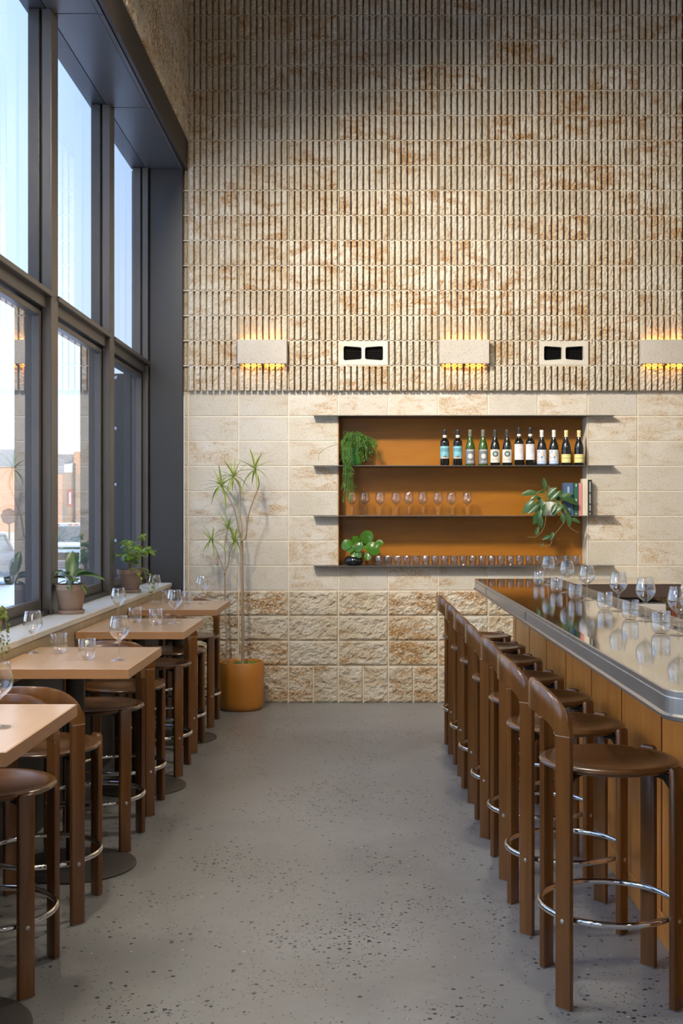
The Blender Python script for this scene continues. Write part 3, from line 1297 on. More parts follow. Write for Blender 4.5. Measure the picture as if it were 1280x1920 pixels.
bar_proto = make_stool(.752, .275)
spots = [(.812, 3.84, 0), (.785, 4.49, 1), (.786, 5.12, 0), (.773, 5.75, -1), (.770, 6.42, 1), (.770, 7.05, 0), (.762, 7.67, 0)]
for i, (x, y, r) in enumerate(spots):
    o = bar_proto if i == 0 else copy_tree(bar_proto)
    o.location = (x, y, 0)
    o.rotation_euler = (0, 0, math.radians(r))
    k = len(spots) - 1 - i
    o['label'] = ('tall walnut bar stool at the bar, nearest the block wall' if k == 0 else
                  'tall walnut bar stool, %s along the bar from the block wall' % ORD[k])
    o['group'] = 'tall stools along the bar'

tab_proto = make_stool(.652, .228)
TX = -1.245
left = [(3.915, -1, 'far', 0), (4.59, 1, 'near', 1), (5.52, -1, 'far', 1), (6.16, 1, 'near', 2), (7.05, -1, 'far', 2), (7.72, 1, 'near', 3),
        (8.62, -1, 'far', 3)]
TNAME = ['the table with a single wine glass', 'the table beside the small-leaved trailing plant and pale pot',
         'the table between the two potted window plants', 'the table next to the tall dracaena']
for i, (y, fac, side, ti) in enumerate(left):
    o = tab_proto if i == 0 else copy_tree(tab_proto)
    o.location = (TX + rnd.uniform(-.006, .006), y, 0)
    # back points to -x in the model: facing +y needs the back at -y
    o.rotation_euler = (0, 0, (PI / 2 if fac > 0 else -PI / 2) + math.radians(rnd.uniform(-1, 1)))
    tl = ['front', 'second', 'third', 'last'][ti]
    o['label'] = 'counter stool at the %s window table from the block wall, facing %s the wall' % (
        {'front': 'fourth', 'second': 'third', 'third': 'second', 'last': 'nearest'}[tl], 'away from' if fac < 0 else 'towards')
    o['group'] = 'counter stools at the window tables'

# ------------------------------------------------------------------ tables
TZ = .915
TC = [3.50, 5.15, 6.64, 8.06]
tb = None
for i, y in enumerate(TC):
    if i == 0:
        tb = thing('window_table', 'x', 'table')
        g = MB()
        g.box(-.265, .31, -.39, .39, TZ - .040, TZ, .003)
        build(g, 'table_top', M['maple'], tb)
        g = MB()
        for q_ in ((-.265, .312, -.392, -.39), (-.265, .312, .39, .392), (.31, .312, -.39, .39)):
            g.box(*q_, TZ - .0395, TZ - .0015)
        build(g, 'edge_band', M['maple_edge'], tb)
        g = MB()
        g.lathe([(.0, .012), (.04, .012), (.04, TZ - .06), (0, TZ - .06)], 24)
        build(g, 'column', M['tablesteel'], tb, True, 40)
        g = MB()
        g.lathe([(0, 0), (.262, 0), (.265, .003), (.264, .007), (.25, .011), (.06, .014), (.0, .014)], 40)
        build(g, 'base_disc', M['tablesteel'], tb, True, 40)
        g = MB()
        g.box(-.2, .2, -.2, .2, TZ - .06, TZ - .0405, .002)
        build(g, 'mount_plate', M['tablesteel'], tb)
        o = tb
    else:
        o = copy_tree(tb)
    o.location = (-1.25, y, 0)
    o['label'] = ['maple window table holding only one wine glass, farthest from the block wall',
                  'maple window table in front of the pale pot with broad striped leaves',
                  'maple window table between the two potted plants on the sill',
                  'maple window table nearest the block wall and dracaena'][i]
    o['group'] = 'maple tables along the window'


# ------------------------------------------------------------------ glasses
def lathe_glass(prof, n=28):
    g = MB()
    g.lathe(prof, n)
    return g


wine_prof = [(0.0, .0045), (.012, .0045), (.036, .0015), (.037, 0.0), (.0372, .001), (.036, .0025), (.012, .0058), (.0045, .010), (.0034, .03),
             (.0034, .065), (.0042, .078), (.010, .087), (.024, .098), (.036, .111), (.0425, .125), (.0435, .136), (.0415, .152), (.037, .172),
             (.0335, .190), (.0328, .1905), (.0322, .190), (.0355, .172), (.040, .152), (.042, .136), (.041, .125), (.0345, .112),
             (.022, .100), (.008, .090), (.0, .088)]
wine_me = lathe_glass(wine_prof).mesh('wine_glass', M['glass'], True)
tumb_prof = [(0, .0), (.018, .0), (.026, .003), (.034, .012), (.037, .024), (.0375, .04), (.0375, .088), (.0368, .0885), (.036, .088),
             (.036, .04), (.0355, .026), (.031, .015), (.022, .009), (0, .008)]
tumb_me = lathe_glass(tumb_prof).mesh('tumbler', M['glass'], True)
small_prof = [(0, 0), (.024, 0), (.028, .004), (.0335, .078), (.0328, .0785), (.032, .078), (.0265, .010), (.015, .008), (0, .008)]
small_me = lathe_glass(small_prof, 20).mesh('short_tumbler', M['glass'], True)


def glass(kind, x, y, z, label, group):
    me = {'w': wine_me, 't': tumb_me, 's': small_me}[kind]
    nm = {'w': 'wine_glass', 't': 'tumbler', 's': 'short_tumbler'}[kind]
    o = obj(nm, me, None, (x, y, z + .0006), rnd.uniform(0, 6))
    return tag(o, label, 'glass', group)


bw = [(1.24, 7.74), (1.238, 7.03), (1.24, 6.42), (1.256, 5.71), (1.262, 5.19), (1.245, 4.59)]
for i, (x, y) in enumerate(bw):
    q = 'nearest the block wall' if i == 0 else '%s from the block wall' % ORD[i]
    glass('w', x, y, BZ, 'stemmed wine glass on the pewter bar, %s' % q, 'wine glasses on the bar')
    glass('t', x - .052, y + .068, BZ, 'clear tumbler on the pewter bar, %s' % q, 'tumblers on the bar')
tg = {0: [('w', -1.07, 3.47)],
      1: [('w', -1.475, 5.29), ('t', -1.36, 5.30), ('t', -1.18, 5.07), ('w', -1.034, 5.04)],
      2: [('w', -1.42, 6.90), ('t', -1.295, 6.76), ('t', -1.158, 6.65), ('w', -1.063, 6.73)],
      3: [('w', -1.456, 8.32), ('t', -1.366, 8.30), ('t', -1.20, 8.16), ('w', -1.096, 8.16)]}
TL = ['first', 'second', 'third', 'last']
for ti, lst in tg.items():
    seen = {}
    for kd, x, y in lst:
        seen[kd] = seen.get(kd, 0) + 1
        nm = {'w': 'stemmed wine glass', 't': 'clear tumbler'}[kd]
        if ti == 0:
            lb = 'stemmed wine glass alone on the window table farthest from the block wall'
        else:
            lb = '%s %s on the %s table from the wall' % (nm, 'by the window sill' if seen[kd] == 1 else 'on the aisle side',
                                                      {1: 'third', 2: 'second', 3: 'nearest'}[ti])
        glass(kd, x, y, TZ, lb, 'wine glasses on window tables' if kd == 'w' else 'tumblers on window tables')
SH1, SH2, SH0 = Z0 + 8 * COURSE + .003, Z0 + 6 * COURSE + .003, NZ0 + .003
for i, px in enumerate((660, 684, 712.5, 742.5, 766, 792.4, 820.8, 846, 875.5)):
    Y = 9.60
    glass('w', (px - 675) / 2200 * Y, Y, SH2, 'wine glass on the middle shelf, %s from the fern end' % ORD[i], 'wine glasses on the middle shelf')
for r_ in range(2):
    for i in range(22):
        Y = 9.53 + .085 * r_
        x = .148 + .0765 * i + r_ * .012
        glass('s', x, Y, SH0, 'short tumbler, %s row of bottom shelf, %s from the round-leaved plant' % (('front', 'rear')[r_], ORD[i]),
              'short tumblers on the bottom shelf')

# ------------------------------------------------------------------ bottles
def bottle_glass(name, col, rough=.05):
    return plain(name, col, rough, var=.05, coat=.6)


BG_DARK = bottle_glass('dark_bottle_glass', (.006, .007, .006))
BG_GREEN = bottle_glass('green_bottle_glass', (.03, .075, .008))


def label_mat(name, kind):
    k = NT(name)
    uv = k.n('ShaderNodeUVMap').outputs[0]
    s3 = k.n('ShaderNodeSeparateXYZ')
    k.l(uv, s3.inputs[0])
    u, v = s3.outputs[0], s3.outputs[1]

    def disc(cx, cy, r, sx=1.0, soft=.04):
        dx = k.math('MULTIPLY', k.math('SUBTRACT', u, cx), sx)
        dy = k.math('SUBTRACT', v, cy)
        d = k.math('SQRT', k.math('ADD', k.math('MULTIPLY', dx, dx), k.math('MULTIPLY', dy, dy)))
        return k.step(d, r + soft, r - soft * .2)

    def rect(u0, u1, v0, v1):
        a = k.math('MULTIPLY', k.math('GREATER_THAN', u, u0), k.math('LESS_THAN', u, u1))
        b = k.math('MULTIPLY', k.math('GREATER_THAN', v, v0), k.math('LESS_THAN', v, v1))
        return k.math('MULTIPLY', a, b)

    def words(u0, u1, v0, v1, n):
        """illegible line of print"""
        nz = k.noise(k.vmath('MULTIPLY', uv, (n, 9, 1)), 3.0, 2)
        return k.math('MULTIPLY', rect(u0, u1, v0, v1), k.step(nz, .42, .55))
    if kind == 'teal':
        col = k.mix(v, (.16, .42, .50), (.22, .50, .56))
        col = k.mix(words(.12, .88, .56, .84, 6), col, (.04, .13, .17))
        col = k.mix(k.step(k.math('ADD', k.math('MULTIPLY', k.math('ABSOLUTE', k.math('SUBTRACT', u, .5)), .9), v), .32, .22), col, (.14, .09, .06))
        col = k.mix(rect(0, 1, 0, .10), col, (.5, .45, .38))
    elif kind == 'grey':
        col = k.mix(0.0, (.16, .17, .18), (.16, .17, .18))
        col = k.mix(disc(.5, .53, .15, .85), col, (.60, .60, .57))
        col = k.mix(words(.2, .85, .88, .97, 7), col, (.6, .6, .58))
        col = k.mix(words(.25, .8, .08, .22, 7), col, (.45, .46, .46))
    elif kind == 'cream':
        col = k.mix(0.0, (.66, .62, .52), (.66, .62, .52))
        col = k.mix(disc(.5, .66, .21, 1.0, .05), col, (.10, .09, .08))
        col = k.mix(disc(.5, .66, .09, 1.0, .04), col, (.30, .55, .58))
        col = k.mix(words(.2, .8, .14, .34, 6), col, (.45, .42, .36))
    elif kind == 'white':
        col = k.mix(0.0, (.72, .69, .70), (.72, .69, .70))
        col = k.mix(k.math('MULTIPLY', disc(.5, .58, .16, .55, .12), .35), col, (.40, .38, .40))
        col = k.mix(words(.2, .85, .86, .93, 8), col, (.35, .33, .36))
        col = k.mix(words(.2, .85, .12, .18, 8), col, (.5, .48, .5))
    elif kind == 'blue':
        n = k.noise(k.vmath('MULTIPLY', uv, (3.2, 4.5, 1)), 1.6, 3)
        col = k.ramp(n, [(.36, (.10, .18, .42)), (.47, (.62, .66, .72)), (.56, (.66, .64, .60)), (.60, (.62, .36, .06)), (.72, (.25, .33, .55))])
        col = k.mix(rect(.0, 1, 0, .07), col, (.12, .22, .5))
        col = k.mix(rect(.08, .9, .08, .32), col, (.62, .66, .70))
        col = k.mix(words(.15, .85, .14, .26, 8), col, (.30, .36, .48))
    else:
        col = k.mix(0.0, (.72, .66, .26), (.72, .66, .26))
        col = k.mix(words(.12, .88, .42, .62, 7), col, (.38, .33, .08))
        col = k.mix(k.math('SUBTRACT', rect(.06, .94, .10, .92), rect(.09, .91, .14, .88)), col, (.5, .44, .14))
    return k.bsdf(col, .6)


def label_mesh(r, z0, z1, arc=150):
    me = bpy.data.meshes.new('paper_label')
    n = 16
    vs, fs = [], []
    for i in range(n + 1):
        a = -PI / 2 + math.radians(arc) * (i / n - .5)
        vs += [(r * math.cos(a), r * math.sin(a), z0), (r * math.cos(a), r * math.sin(a), z1)]
    for i in range(n):
        fs.append((2 * i, 2 * i + 2, 2 * i + 3, 2 * i + 1))
    me.from_pydata(vs, [], fs)
    ul = me.uv_layers.new(name='UVMap')
    for p in me.polygons:
        for li in p.loop_indices:
            vi = me.loops[li].vertex_index
            ul.data[li].uv = ((vi // 2) / n, vi % 2)
    me.polygons.foreach_set('use_smooth', [True] * n)
    return me


def make_bottle(kind, glassm, shape, capcol, cap0, lab, lz0, lz1, ring=None, H=.292, arc=165):
    t = thing('wine_bottle', 'x', 'bottle')
    g = MB()
    if shape == 'bordeaux':
        R = .0365
        prof = [(0, .004), (.024, .004), (.034, 0), (R, .004), (R, .185), (.0345, .196), (.028, .206), (.019, .214), (.0145, .222), (.0135, .235), (.0135, H - .004), (0, H - .003)]
    else:
        R = .0385
        prof = [(0, .004), (.026, .004), (.036, 0), (R, .004), (R, .135), (.0375, .148), (.034, .166), (.028, .186), (.0205, .208), (.0155, .226), (.0138, .245), (.0135, H - .004), (0, H - .003)]
    g.lathe(prof, 28)
    build(g, 'bottle_body', glassm, t, True, 60)
    g = MB()
    rc = .0148 if shape == 'bordeaux' else .0150
    g.lathe([(rc + .0004, cap0), (rc, H - .022), (rc + .001, H - .02), (rc + .001, H - .008), (rc - .0005, H - .001), (0, H)], 20)
    build(g, 'capsule', plain('capsule_' + kind, capcol, .35, var=.05), t, True, 40)
    if ring:
        g = MB()
        g.lathe([(.0146, ring - .010), (.0165, ring - .006), (.0165, ring + .007), (.0152, ring + .009)], 20)
        build(g, 'neck_band', plain('band_' + kind, (.72, .68, .58), .5, var=.05), t, True)
    me = label_mesh(R + .0006, lz0, lz1, arc)
    me.materials.append(label_mat('label_' + kind, lab))
    obj('paper_label', me, t)
    return t


bt = [('teal', BG_DARK, 'bordeaux', (.025, .027, .03), .243, 'teal', .055, .155, .236, .292, 170, 'dark wine bottle with a teal label'),
      ('grey', BG_GREEN, 'burgundy', (.16, .16, .12), .235, 'grey', .012, .130, None, .290, 150, 'green wine bottle with a grey label and pale disc'),
      ('cream', BG_DARK, 'burgundy', (.05, .045, .04), .235, 'cream', .022, .128, None, .290, 160, 'dark wine bottle with a cream label and black circle'),
      ('white', BG_DARK, 'bordeaux', (.02, .02, .022), .258, 'white', .045, .172, .245, .308, 170, 'dark wine bottle with a tall white label'),
      ('blue', BG_DARK, 'burgundy', (.72, .68, .62), .230, 'blue', .008, .126, None, .288, 165, 'dark wine bottle with a blue and gold patterned label'),
      ('yellow', BG_DARK, 'burgundy', (.74, .63, .30), .230, 'yellow', .022, .090, None, .286, 170, 'dark wine bottle with a small yellow label and yellow capsule')]
bpx = [833.5, 857.9, 881.2, 905.3, 927.8, 950.3, 972.7, 993.8, 1015.3, 1038, 1061, 1085]
for i, spec in enumerate(bt):
    proto = make_bottle(*spec[:11])
    for h in range(2):
        o = proto if h == 0 else copy_tree(proto)
        Y = 9.515
        o.location = ((bpx[2 * i + h] - 675) / 2200 * Y, Y, SH1)
        o.rotation_euler = (0, 0, math.radians(rnd.uniform(-4, 4)))
        o['label'] = spec[11] + (', fern side of its pair' if h == 0 else ', book side of its pair')
        o['group'] = 'wine bottles on the top shelf'

# ------------------------------------------------------------------ books
def book(px0, px1, h, depth, col, name, label, mark=None):
    Yf = PLATE_F + .012
    x0, x1 = (px0 - 675) / 2200 * Yf, (px1 - 675) / 2200 * Yf
    t = thing('book', label, 'book', ((x0 + x1) / 2, Yf, SH2), 0, 'books on the middle shelf')
    hw = (x1 - x0) / 2 - .0006
    g = MB()
    cv = .0022
    g.box(-hw, -hw + cv, 0, depth, 0, h)
    g.box(hw - cv, hw, 0, depth, 0, h)
    g.box(-hw + cv, hw - cv, 0, cv, 0, h)
    build(g, 'cover', plain('cover_' + name, col, .5, var=.12, scale=20), t)
    g = MB()
    g.box(-hw + cv, hw - cv, cv, depth - .004, .003, h - .003)
    build(g, 'pages', plain('pages_' + name, (.68, .6, .46), .8, var=.05), t)
    if mark:
        g = MB()
        for z0, z1, ww in mark[1]:
            # lines of spine print, broken into short strokes
            z = z0
            while z < z1:
                dz = rnd.uniform(.003, .008)
                g.box(-hw * ww, hw * ww, -.0006, .0, z, min(z + dz, z1))
                z += dz + .0025
        build(g, 'spine_print', plain('print_' + name, mark[0], .5, var=.05), t)
    return t


book(1056, 1074.5, .265, .085, (.06, .10, .20), 'blue', 'blue paperback beside the trailing plant', ((.35, .5, .62), [(.15, .235, .22), (.02, .06, .3)]))
book(1075.5, 1084, .265, .085, (.02, .10, .06), 'green', 'dark green book between blue and pink spines', ((.62, .62, .52), [(.235, .255, .3), (.115, .135, .35), (.012, .02, .3)]))
book(1084.5, 1091, .264, .085, (.62, .22, .22), 'pink', 'pink book beside the cream one')
book(1091.5, 1101.5, .298, .085, (.66, .58, .44), 'cream', 'tallest cream book in the row', ((.55, .42, .34), [(.05, .26, .12)]))
book(1102, 1109.5, .29, .085, (.02, .02, .02), 'black', 'black book with pale spine print at the row end', ((.5, .5, .46), [(.19, .275, .35), (.10, .175, .35), (.04, .085, .35), (.01, .022, .4)]))


# ------------------------------------------------------------------ plants
def leaf_mesh(name, mat, L=1.0, W=.35, droop=.25, fold=.12, n=8, shape='oval', lobes=0):
    """leaf along +y from the origin, unit length"""
    vs, fs = [], []
    for i in range(n + 1):
        t = i / n
        if shape == 'oval':
            wd = math.sin(PI * min(1, t ** .8)) ** .75
        elif shape == 'strap':
            wd = min(1, t * 8 + .35) * (1 - t) ** .55
        elif shape == 'heart':
            wd = (math.sin(PI * t ** .62)) ** .8
        else:
            wd = math.sqrt(max(0, 1 - (2 * t - 1) ** 2))
        if lobes:
            wd *= 1 - .16 * abs(math.sin(lobes * PI * t))
        wd = max(wd, .02 if 0 < i < n else .004) * W / 2
        z = -droop * t * t
        y = t * (1 - droop * .25 * t)
        vs += [(-wd, y, z + fold * wd), (-wd * .5, y, z + fold * wd * .35), (0, y, z), (wd * .5, y, z + fold * wd * .35), (wd, y, z + fold * wd)]
    for i in range(n):
        for k in range(4):
            a = i * 5 + k
            fs.append((a, a + 1, a + 6, a + 5))
    g = MB()
    g.add([(x * L, y * L, z * L) for x, y, z in vs], fs)
    return g.mesh(name, mat, True)


def leaf_matrix(p, d, up, size, roll=0.0):
    d = Vector(d).normalized()
    u = Vector(up)
    x = d.cross(u)
    if x.length < 1e-4:
        x = d.cross(Vector((1, .3, 0)))
    x.normalize()
    z = x.cross(d).normalized()
    R = Matrix((x, d, z)).transposed()
    if roll:
        R = Matrix.Rotation(roll, 3, d) @ R
    Mx = (R * size).to_4x4()
    Mx.translation = Vector(p)
    return Mx


def add_leaf(me, parent, p, d, size, up=(0, 0, 1), roll=0.0):
    return obj('leaf', me, parent, matrix=leaf_matrix(p, d, up, size, roll))


# tall dracaena in an ochre pot
PY = 9.27
ps = 2200 / PY
pot = thing('planter', 'round ochre ceramic planter on the floor by the block wall', 'planter', (-.94, PY, 0))
g = MB()
g.lathe([(0, 0), (.150, 0), (.163, .006), (.175, .03), (.179, .07), (.180, .20), (.181, .372), (.178, .376), (.170, .376), (.166, .370), (.164, .335), (0, .335)], 48)
build(g, 'pot_body', M['ochre'], pot, True, 50)
g = MB()
g.lathe([(0, .340), (.10, .345), (.163, .337)], 32)
build(g, 'soil', M['soil'], pot)
g = MB()
for i in range(26):
    a, r = rnd.uniform(0, 2 * PI), rnd.uniform(.02, .15)
    g.lathe([(0, .362), (.012, .358), (.02, .345), (.02, .338)], 7, (r * math.cos(a), r * math.sin(a), 0))
build(g, 'moss', M['fern'], pot, True)
dr = thing('dracaena', 'tall slender dracaena with spiky leaf tufts growing from the ochre planter', 'plant', (-.94, PY, .342))


def dpt(px, py, dy=0.0):
    """photo pixel at the plant's depth as a point local to the plant"""
    return Vector(((px - 675) / ps + .94, dy, 1.55 + (961 - py) / ps - .342))


def stem(pts, r0, r1, name, mat, parent, n=8):
    # smooth Catmull-Rom through the points
    P = [Vector(p) for p in pts]
    out = []
    for i in range(len(P) - 1):
        a, b = P[max(i - 1, 0)], P[i]
        c, d = P[i + 1], P[min(i + 2, len(P) - 1)]
        for k in range(5):
            t = k / 5
            out.append(.5 * ((2 * b) + (c - a) * t + (2 * a - 5 * b + 4 * c - d) * t * t + (3 * b - a - 3 * c + d) * t ** 3))
    out.append(P[-1])
    m = len(out)
    g = MB()
    g.tube(out, [r0 + (r1 - r0) * i / (m - 1) for i in range(m)], n)
    return build(g, name, mat, parent, True)


stem([dpt(455, 1248), dpt(455, 1180, .01), dpt(454, 1100, 0), dpt(453, 1013, 0)], .0125, .0105, 'trunk', M['bark'], dr)
stem([dpt(421, 1248, .03), dpt(424, 1200, .03), dpt(421, 1140, .04), dpt(420, 1075, .04)], .0075, .006, 'trunk', M['bark'], dr)
brs = [([(452, 1013, 0), (446, 985, -.02), (440, 955, -.04), (428, 930, -.05), (416, 911, -.06)], .006),
       ([(453, 1013, 0), (453, 985, .02), (449, 960, .03), (449, 915, .04), (437, 894, .05)], .006),
       ([(454, 1013, 0), (461, 1005, 0), (465, 970, -.02), (476, 936, -.03), (486, 908, -.03), (479, 880, -.04)], .0065),
       ([(420, 1075, .04), (413, 1055, .03), (406, 1035, .02), (397, 1014, .01)], .0042),
       ([(420, 1075, .04), (421, 1050, .05), (420, 1020, .05), (426, 990, .06)], .0042),
       ([(420, 1075, .04), (427, 1055, .04), (430, 1035, .02), (440, 1016, .0)], .0042)]
strap = [leaf_mesh('strap_leaf', M['leaf_strap'], 1, .11, d, .35, 8, 'strap') for d in (.12, .3, .55)]
for bi, (pts, r) in enumerate(brs):
    P = [dpt(*p) for p in pts]
    stem(P, r, r * .8, 'branch', M['bark'], dr)
    tip = P[-1]
    ax = (P[-1] - P[-2]).normalized()
    nl = 19 if bi < 3 else 15
    for k in range(nl):
        a = k * 2.399 + bi
        el = 1.25 - 2.1 * (k / nl) + rnd.uniform(-.15, .15)
        d = Vector((math.cos(a) * math.cos(el), math.sin(a) * math.cos(el) * .9, math.sin(el))) + ax * .15
        ln = rnd.uniform(.13, .23) if bi < 3 else rnd.uniform(.12, .20)
        # keep clear of the wall behind
        if tip.y + d.y * ln > .22:
            d.y *= .3
        add_leaf(strap[0 if el > .7 else (1 if el > -.1 else 2)], dr, tip + ax * rnd.uniform(-.012, .012), d, ln)


def clay_pot(loc, r, h, label, mat, name='plant_pot'):
    t = thing(name, label, 'plant pot', loc)
    g = MB()
    g.lathe([(0, .012), (r * .66, .012), (r * .70, .016), (r * .93, h * .80), (r * .97, h * .82), (r, h), (r * .93, h), (r * .88, h * .86), (0, h * .86)], 36)
    build(g, 'pot_body', mat, t, True, 40)
    g = MB()
    g.lathe([(0, 0), (r * .80, 0), (r * .86, .006), (r * .88, .022), (r * .83, .022), (r * .78, .010), (0, .010)], 36)
    build(g, 'saucer', mat, t, True, 40)
    g = MB()
    g.lathe([(0, h * .90), (r * .5, h * .895), (r * .885, h * .875)], 24)
    build(g, 'soil', M['soil'], t)
    return t


# striped dieffenbachia in a pale pot
SZ = .985
clay_pot((-1.617, 6.56, SZ), .088, .165, 'pale terracotta pot with saucer on the sill holding broad striped leaves', M['terracotta'])
df = thing('dieffenbachia', 'small plant with broad cream-striped leaves in the pale sill pot', 'plant', (-1.617, 6.56, SZ + .145))
vl = [leaf_mesh('broad_leaf', M['leaf_varieg'], 1, .46, d, .25, 9, 'oval') for d in (.15, .45)]
for k, (az, el, ln, ba) in enumerate([(95, 68, .15, .05), (185, 18, .125, .04), (150, 25, .12, .05), (20, 16, .14, .05), (350, 22, .16, .045), (215, -2, .10, .03),
                                      (300, 20, .12, .04), (330, -8, .12, .03), (60, 35, .12, .05), (250, 30, .11, .06), (120, 40, .10, .03), (275, -5, .09, .03)]):
    a, e_ = math.radians(az), math.radians(el)
    d = Vector((math.cos(a) * math.cos(e_), math.sin(a) * math.cos(e_), math.sin(e_)))
    if d.x < -.3:
        ln *= .8
    b = Vector((d.x * .02, d.y * .02, ba))
    b = b * 1.25
    stem([(0, 0, -.01), b * .6, b], .004, .0025, 'petiole', M['stem'], df, 6)
    add_leaf(vl[0 if el > 40 else 1], df, b, d, ln * 1.12, roll=rnd.uniform(-.5, .5))

# grape ivy in a darker pot
clay_pot((-1.625, 8.28, SZ), .090, .165, 'dark-stained terracotta pot with saucer on the sill under the bright green ivy', M['terracotta2'])
iv = thing('grape_ivy', 'bright green bushy ivy spilling from the sill pot by the dark panel', 'plant', (-1.625, 8.28, SZ + .145))
il = [leaf_mesh('ivy_leaf', M['leaf_ivy'], 1, .80, d, .2, 9, 'heart', 3) for d in (.15, .4)]
for k in range(15):
    a = k * 2.399
    lean = .35 + .5 * (k / 15)
    L_ = rnd.uniform(.18, .28) * (1.15 - .3 * (k / 15))
    dx, dy = math.cos(a) * lean, math.sin(a) * lean * 1.5
    if dx < 0:
        dx *= .25
    P = [Vector((0, 0, -.01)), Vector((dx * .05, dy * .05, L_ * .4)), Vector((dx * .14, dy * .14, L_ * .8)), Vector((dx * .24, dy * .24, L_ * (1 - lean * .35)))]
    stem(P, .0022, .0014, 'stalk', M['vine'], iv, 5)
    for q in range(7):
        t = .3 + .7 * q / 6
        i0 = min(int(t * 3), 2)
        p = P[i0].lerp(P[i0 + 1], t * 3 - i0)
        an = a + rnd.uniform(-1.7, 1.7)
        el = rnd.uniform(-.3, .5)
        d = Vector((math.cos(an) * math.cos(el), math.sin(an) * math.cos(el), math.sin(el)))
        if p.x + d.x * .05 < -.075:
            d.x = abs(d.x)
        add_leaf(il[q % 2], iv, p, d, rnd.uniform(.042, .066), roll=rnd.uniform(-.5, .5))
# trailing sprigs over the sill
for pts in ([(.03, 0, .02), (.09, -.03, .03), (.125, -.06, -.03), (.15, -.10, -.11), (.165, -.16, -.135), (.18, -.22, -.125)],
            [(.03, .03, .02), (.10, .05, .02), (.15, .04, -.05), (.165, -.0, -.10)],
            [(.0, -.05, .02), (.06, -.11, .03), (.10, -.14, -.03), (.12, -.17, -.10)]):
    P = [Vector(p) for p in pts]
    stem(P, .002, .0012, 'runner', M['vine'], iv, 5)
    for q in range(1, len(P)):
        for h in range(2):
            p = P[q - 1].lerp(P[q], .5 + .5 * h)
            an = rnd.uniform(0, 6.28)
            add_leaf(il[1], iv, p, (abs(math.cos(an)), math.sin(an), rnd.uniform(-.2, .4)), rnd.uniform(.032, .05))

# small-leaved trailing plant at the near end of the sill
clay_pot((-1.61, 5.05, SZ), .075, .12, 'small clay pot at the sill end of the small-leaved trailing plant', M['terracotta'])
tr = thing('trailing_plant', 'small-leaved yellow-green plant trailing over the sill front', 'plant', (-1.61, 5.05, SZ + .11))
g = MB()
sg = MB()
for k in range(34):
    a = rnd.uniform(-1.9, 1.9)
    L_ = rnd.uniform(.10, .22)
    reach = rnd.uniform(.06, .115)
    P = [Vector((0, 0, 0)), Vector((math.cos(a) * reach * .6, math.sin(a) * reach * .8, .05)),
         Vector((math.cos(a) * reach, math.sin(a) * reach * 1.2, .0)), Vector((math.cos(a) * reach + .012, math.sin(a) * reach * 1.3, -L_))]
    if P[3].x < .1:
        P[3] = Vector((max(P[2].x, -.06), P[2].y * 1.1, rnd.uniform(-.02, .05)))
    sg.tube(P, .0011, 4)
    for q in range(22):
        t = .15 + .85 * q / 21
        i0 = min(int(t * 3), 2)
        p = P[i0].lerp(P[i0 + 1], t * 3 - i0) + Vector((rnd.uniform(-.006, .012), rnd.uniform(-.012, .012), rnd.uniform(-.005, .005)))
        s_ = rnd.uniform(.005, .0085)
        n = Vector((rnd.uniform(-1, 1), rnd.uniform(-1, 1), rnd.uniform(0, 1))).normalized()
        u = n.orthogonal().normalized()
        v = n.cross(u)
        ring = [p + (u * math.cos(x) * s_ + v * math.sin(x) * s_ * 1.2) for x in (0, 1.05, 2.1, 3.14, 4.19, 5.24)]
        g.add(ring, [(0, 1, 2, 3, 4, 5)])
o = build(sg, 'runners', M['vine'], tr)
o = build(g, 'tiny_leaves', M['small_leaf'], tr)
o['kind'] = 'stuff'

# hanging fine-stemmed plant in a green vase (top shelf)
VY = 9.60
vz = thing('glass_vase', 'green glass vase on the top shelf under the hanging fern', 'vase', ((664 - 675) / 2200 * VY, VY, SH1))
g = MB()
g.lathe([(0, .0), (.060, 0), (.066, .004), (.068, .02), (.066, .15), (.062, .152), (.060, .15), (.062, .02), (0, .012)], 32)
build(g, 'vase_body', M['green_vase'], vz, True, 50)
fn = thing('hanging_fern', 'feathery green plant arching out of the green vase and trailing below the shelf', 'plant', ((664 - 675) / 2200 * VY, VY, SH1 + .13))
g = MB()


def frond(P, r=.0024, tw=9, spread=.028):
    out = []
    for i in range(len(P) - 1):
        a, b = P[max(i - 1, 0)], P[i]
        c, d = P[i + 1], P[min(i + 2, len(P) - 1)]
        for k in range(4):
            t = k / 4
            out.append(.5 * ((2 * b) + (c - a) * t + (2 * a - 5 * b + 4 * c - d) * t * t + (3 * b - a - 3 * c + d) * t ** 3))
    out.append(P[-1])
    g.tube(out, r, 4)
    for k in range(tw):
        p = out[int(len(out) * (.35 + .62 * k / tw))]
        for h in range(2):
            q = p + Vector((rnd.uniform(-1, 1) * spread, rnd.uniform(-1, .5) * spread, rnd.uniform(-1.6, .2) * spread))
            g.tube([p, (p + q) / 2 + Vector((0, 0, spread * .2)), q], r * .8, 4)


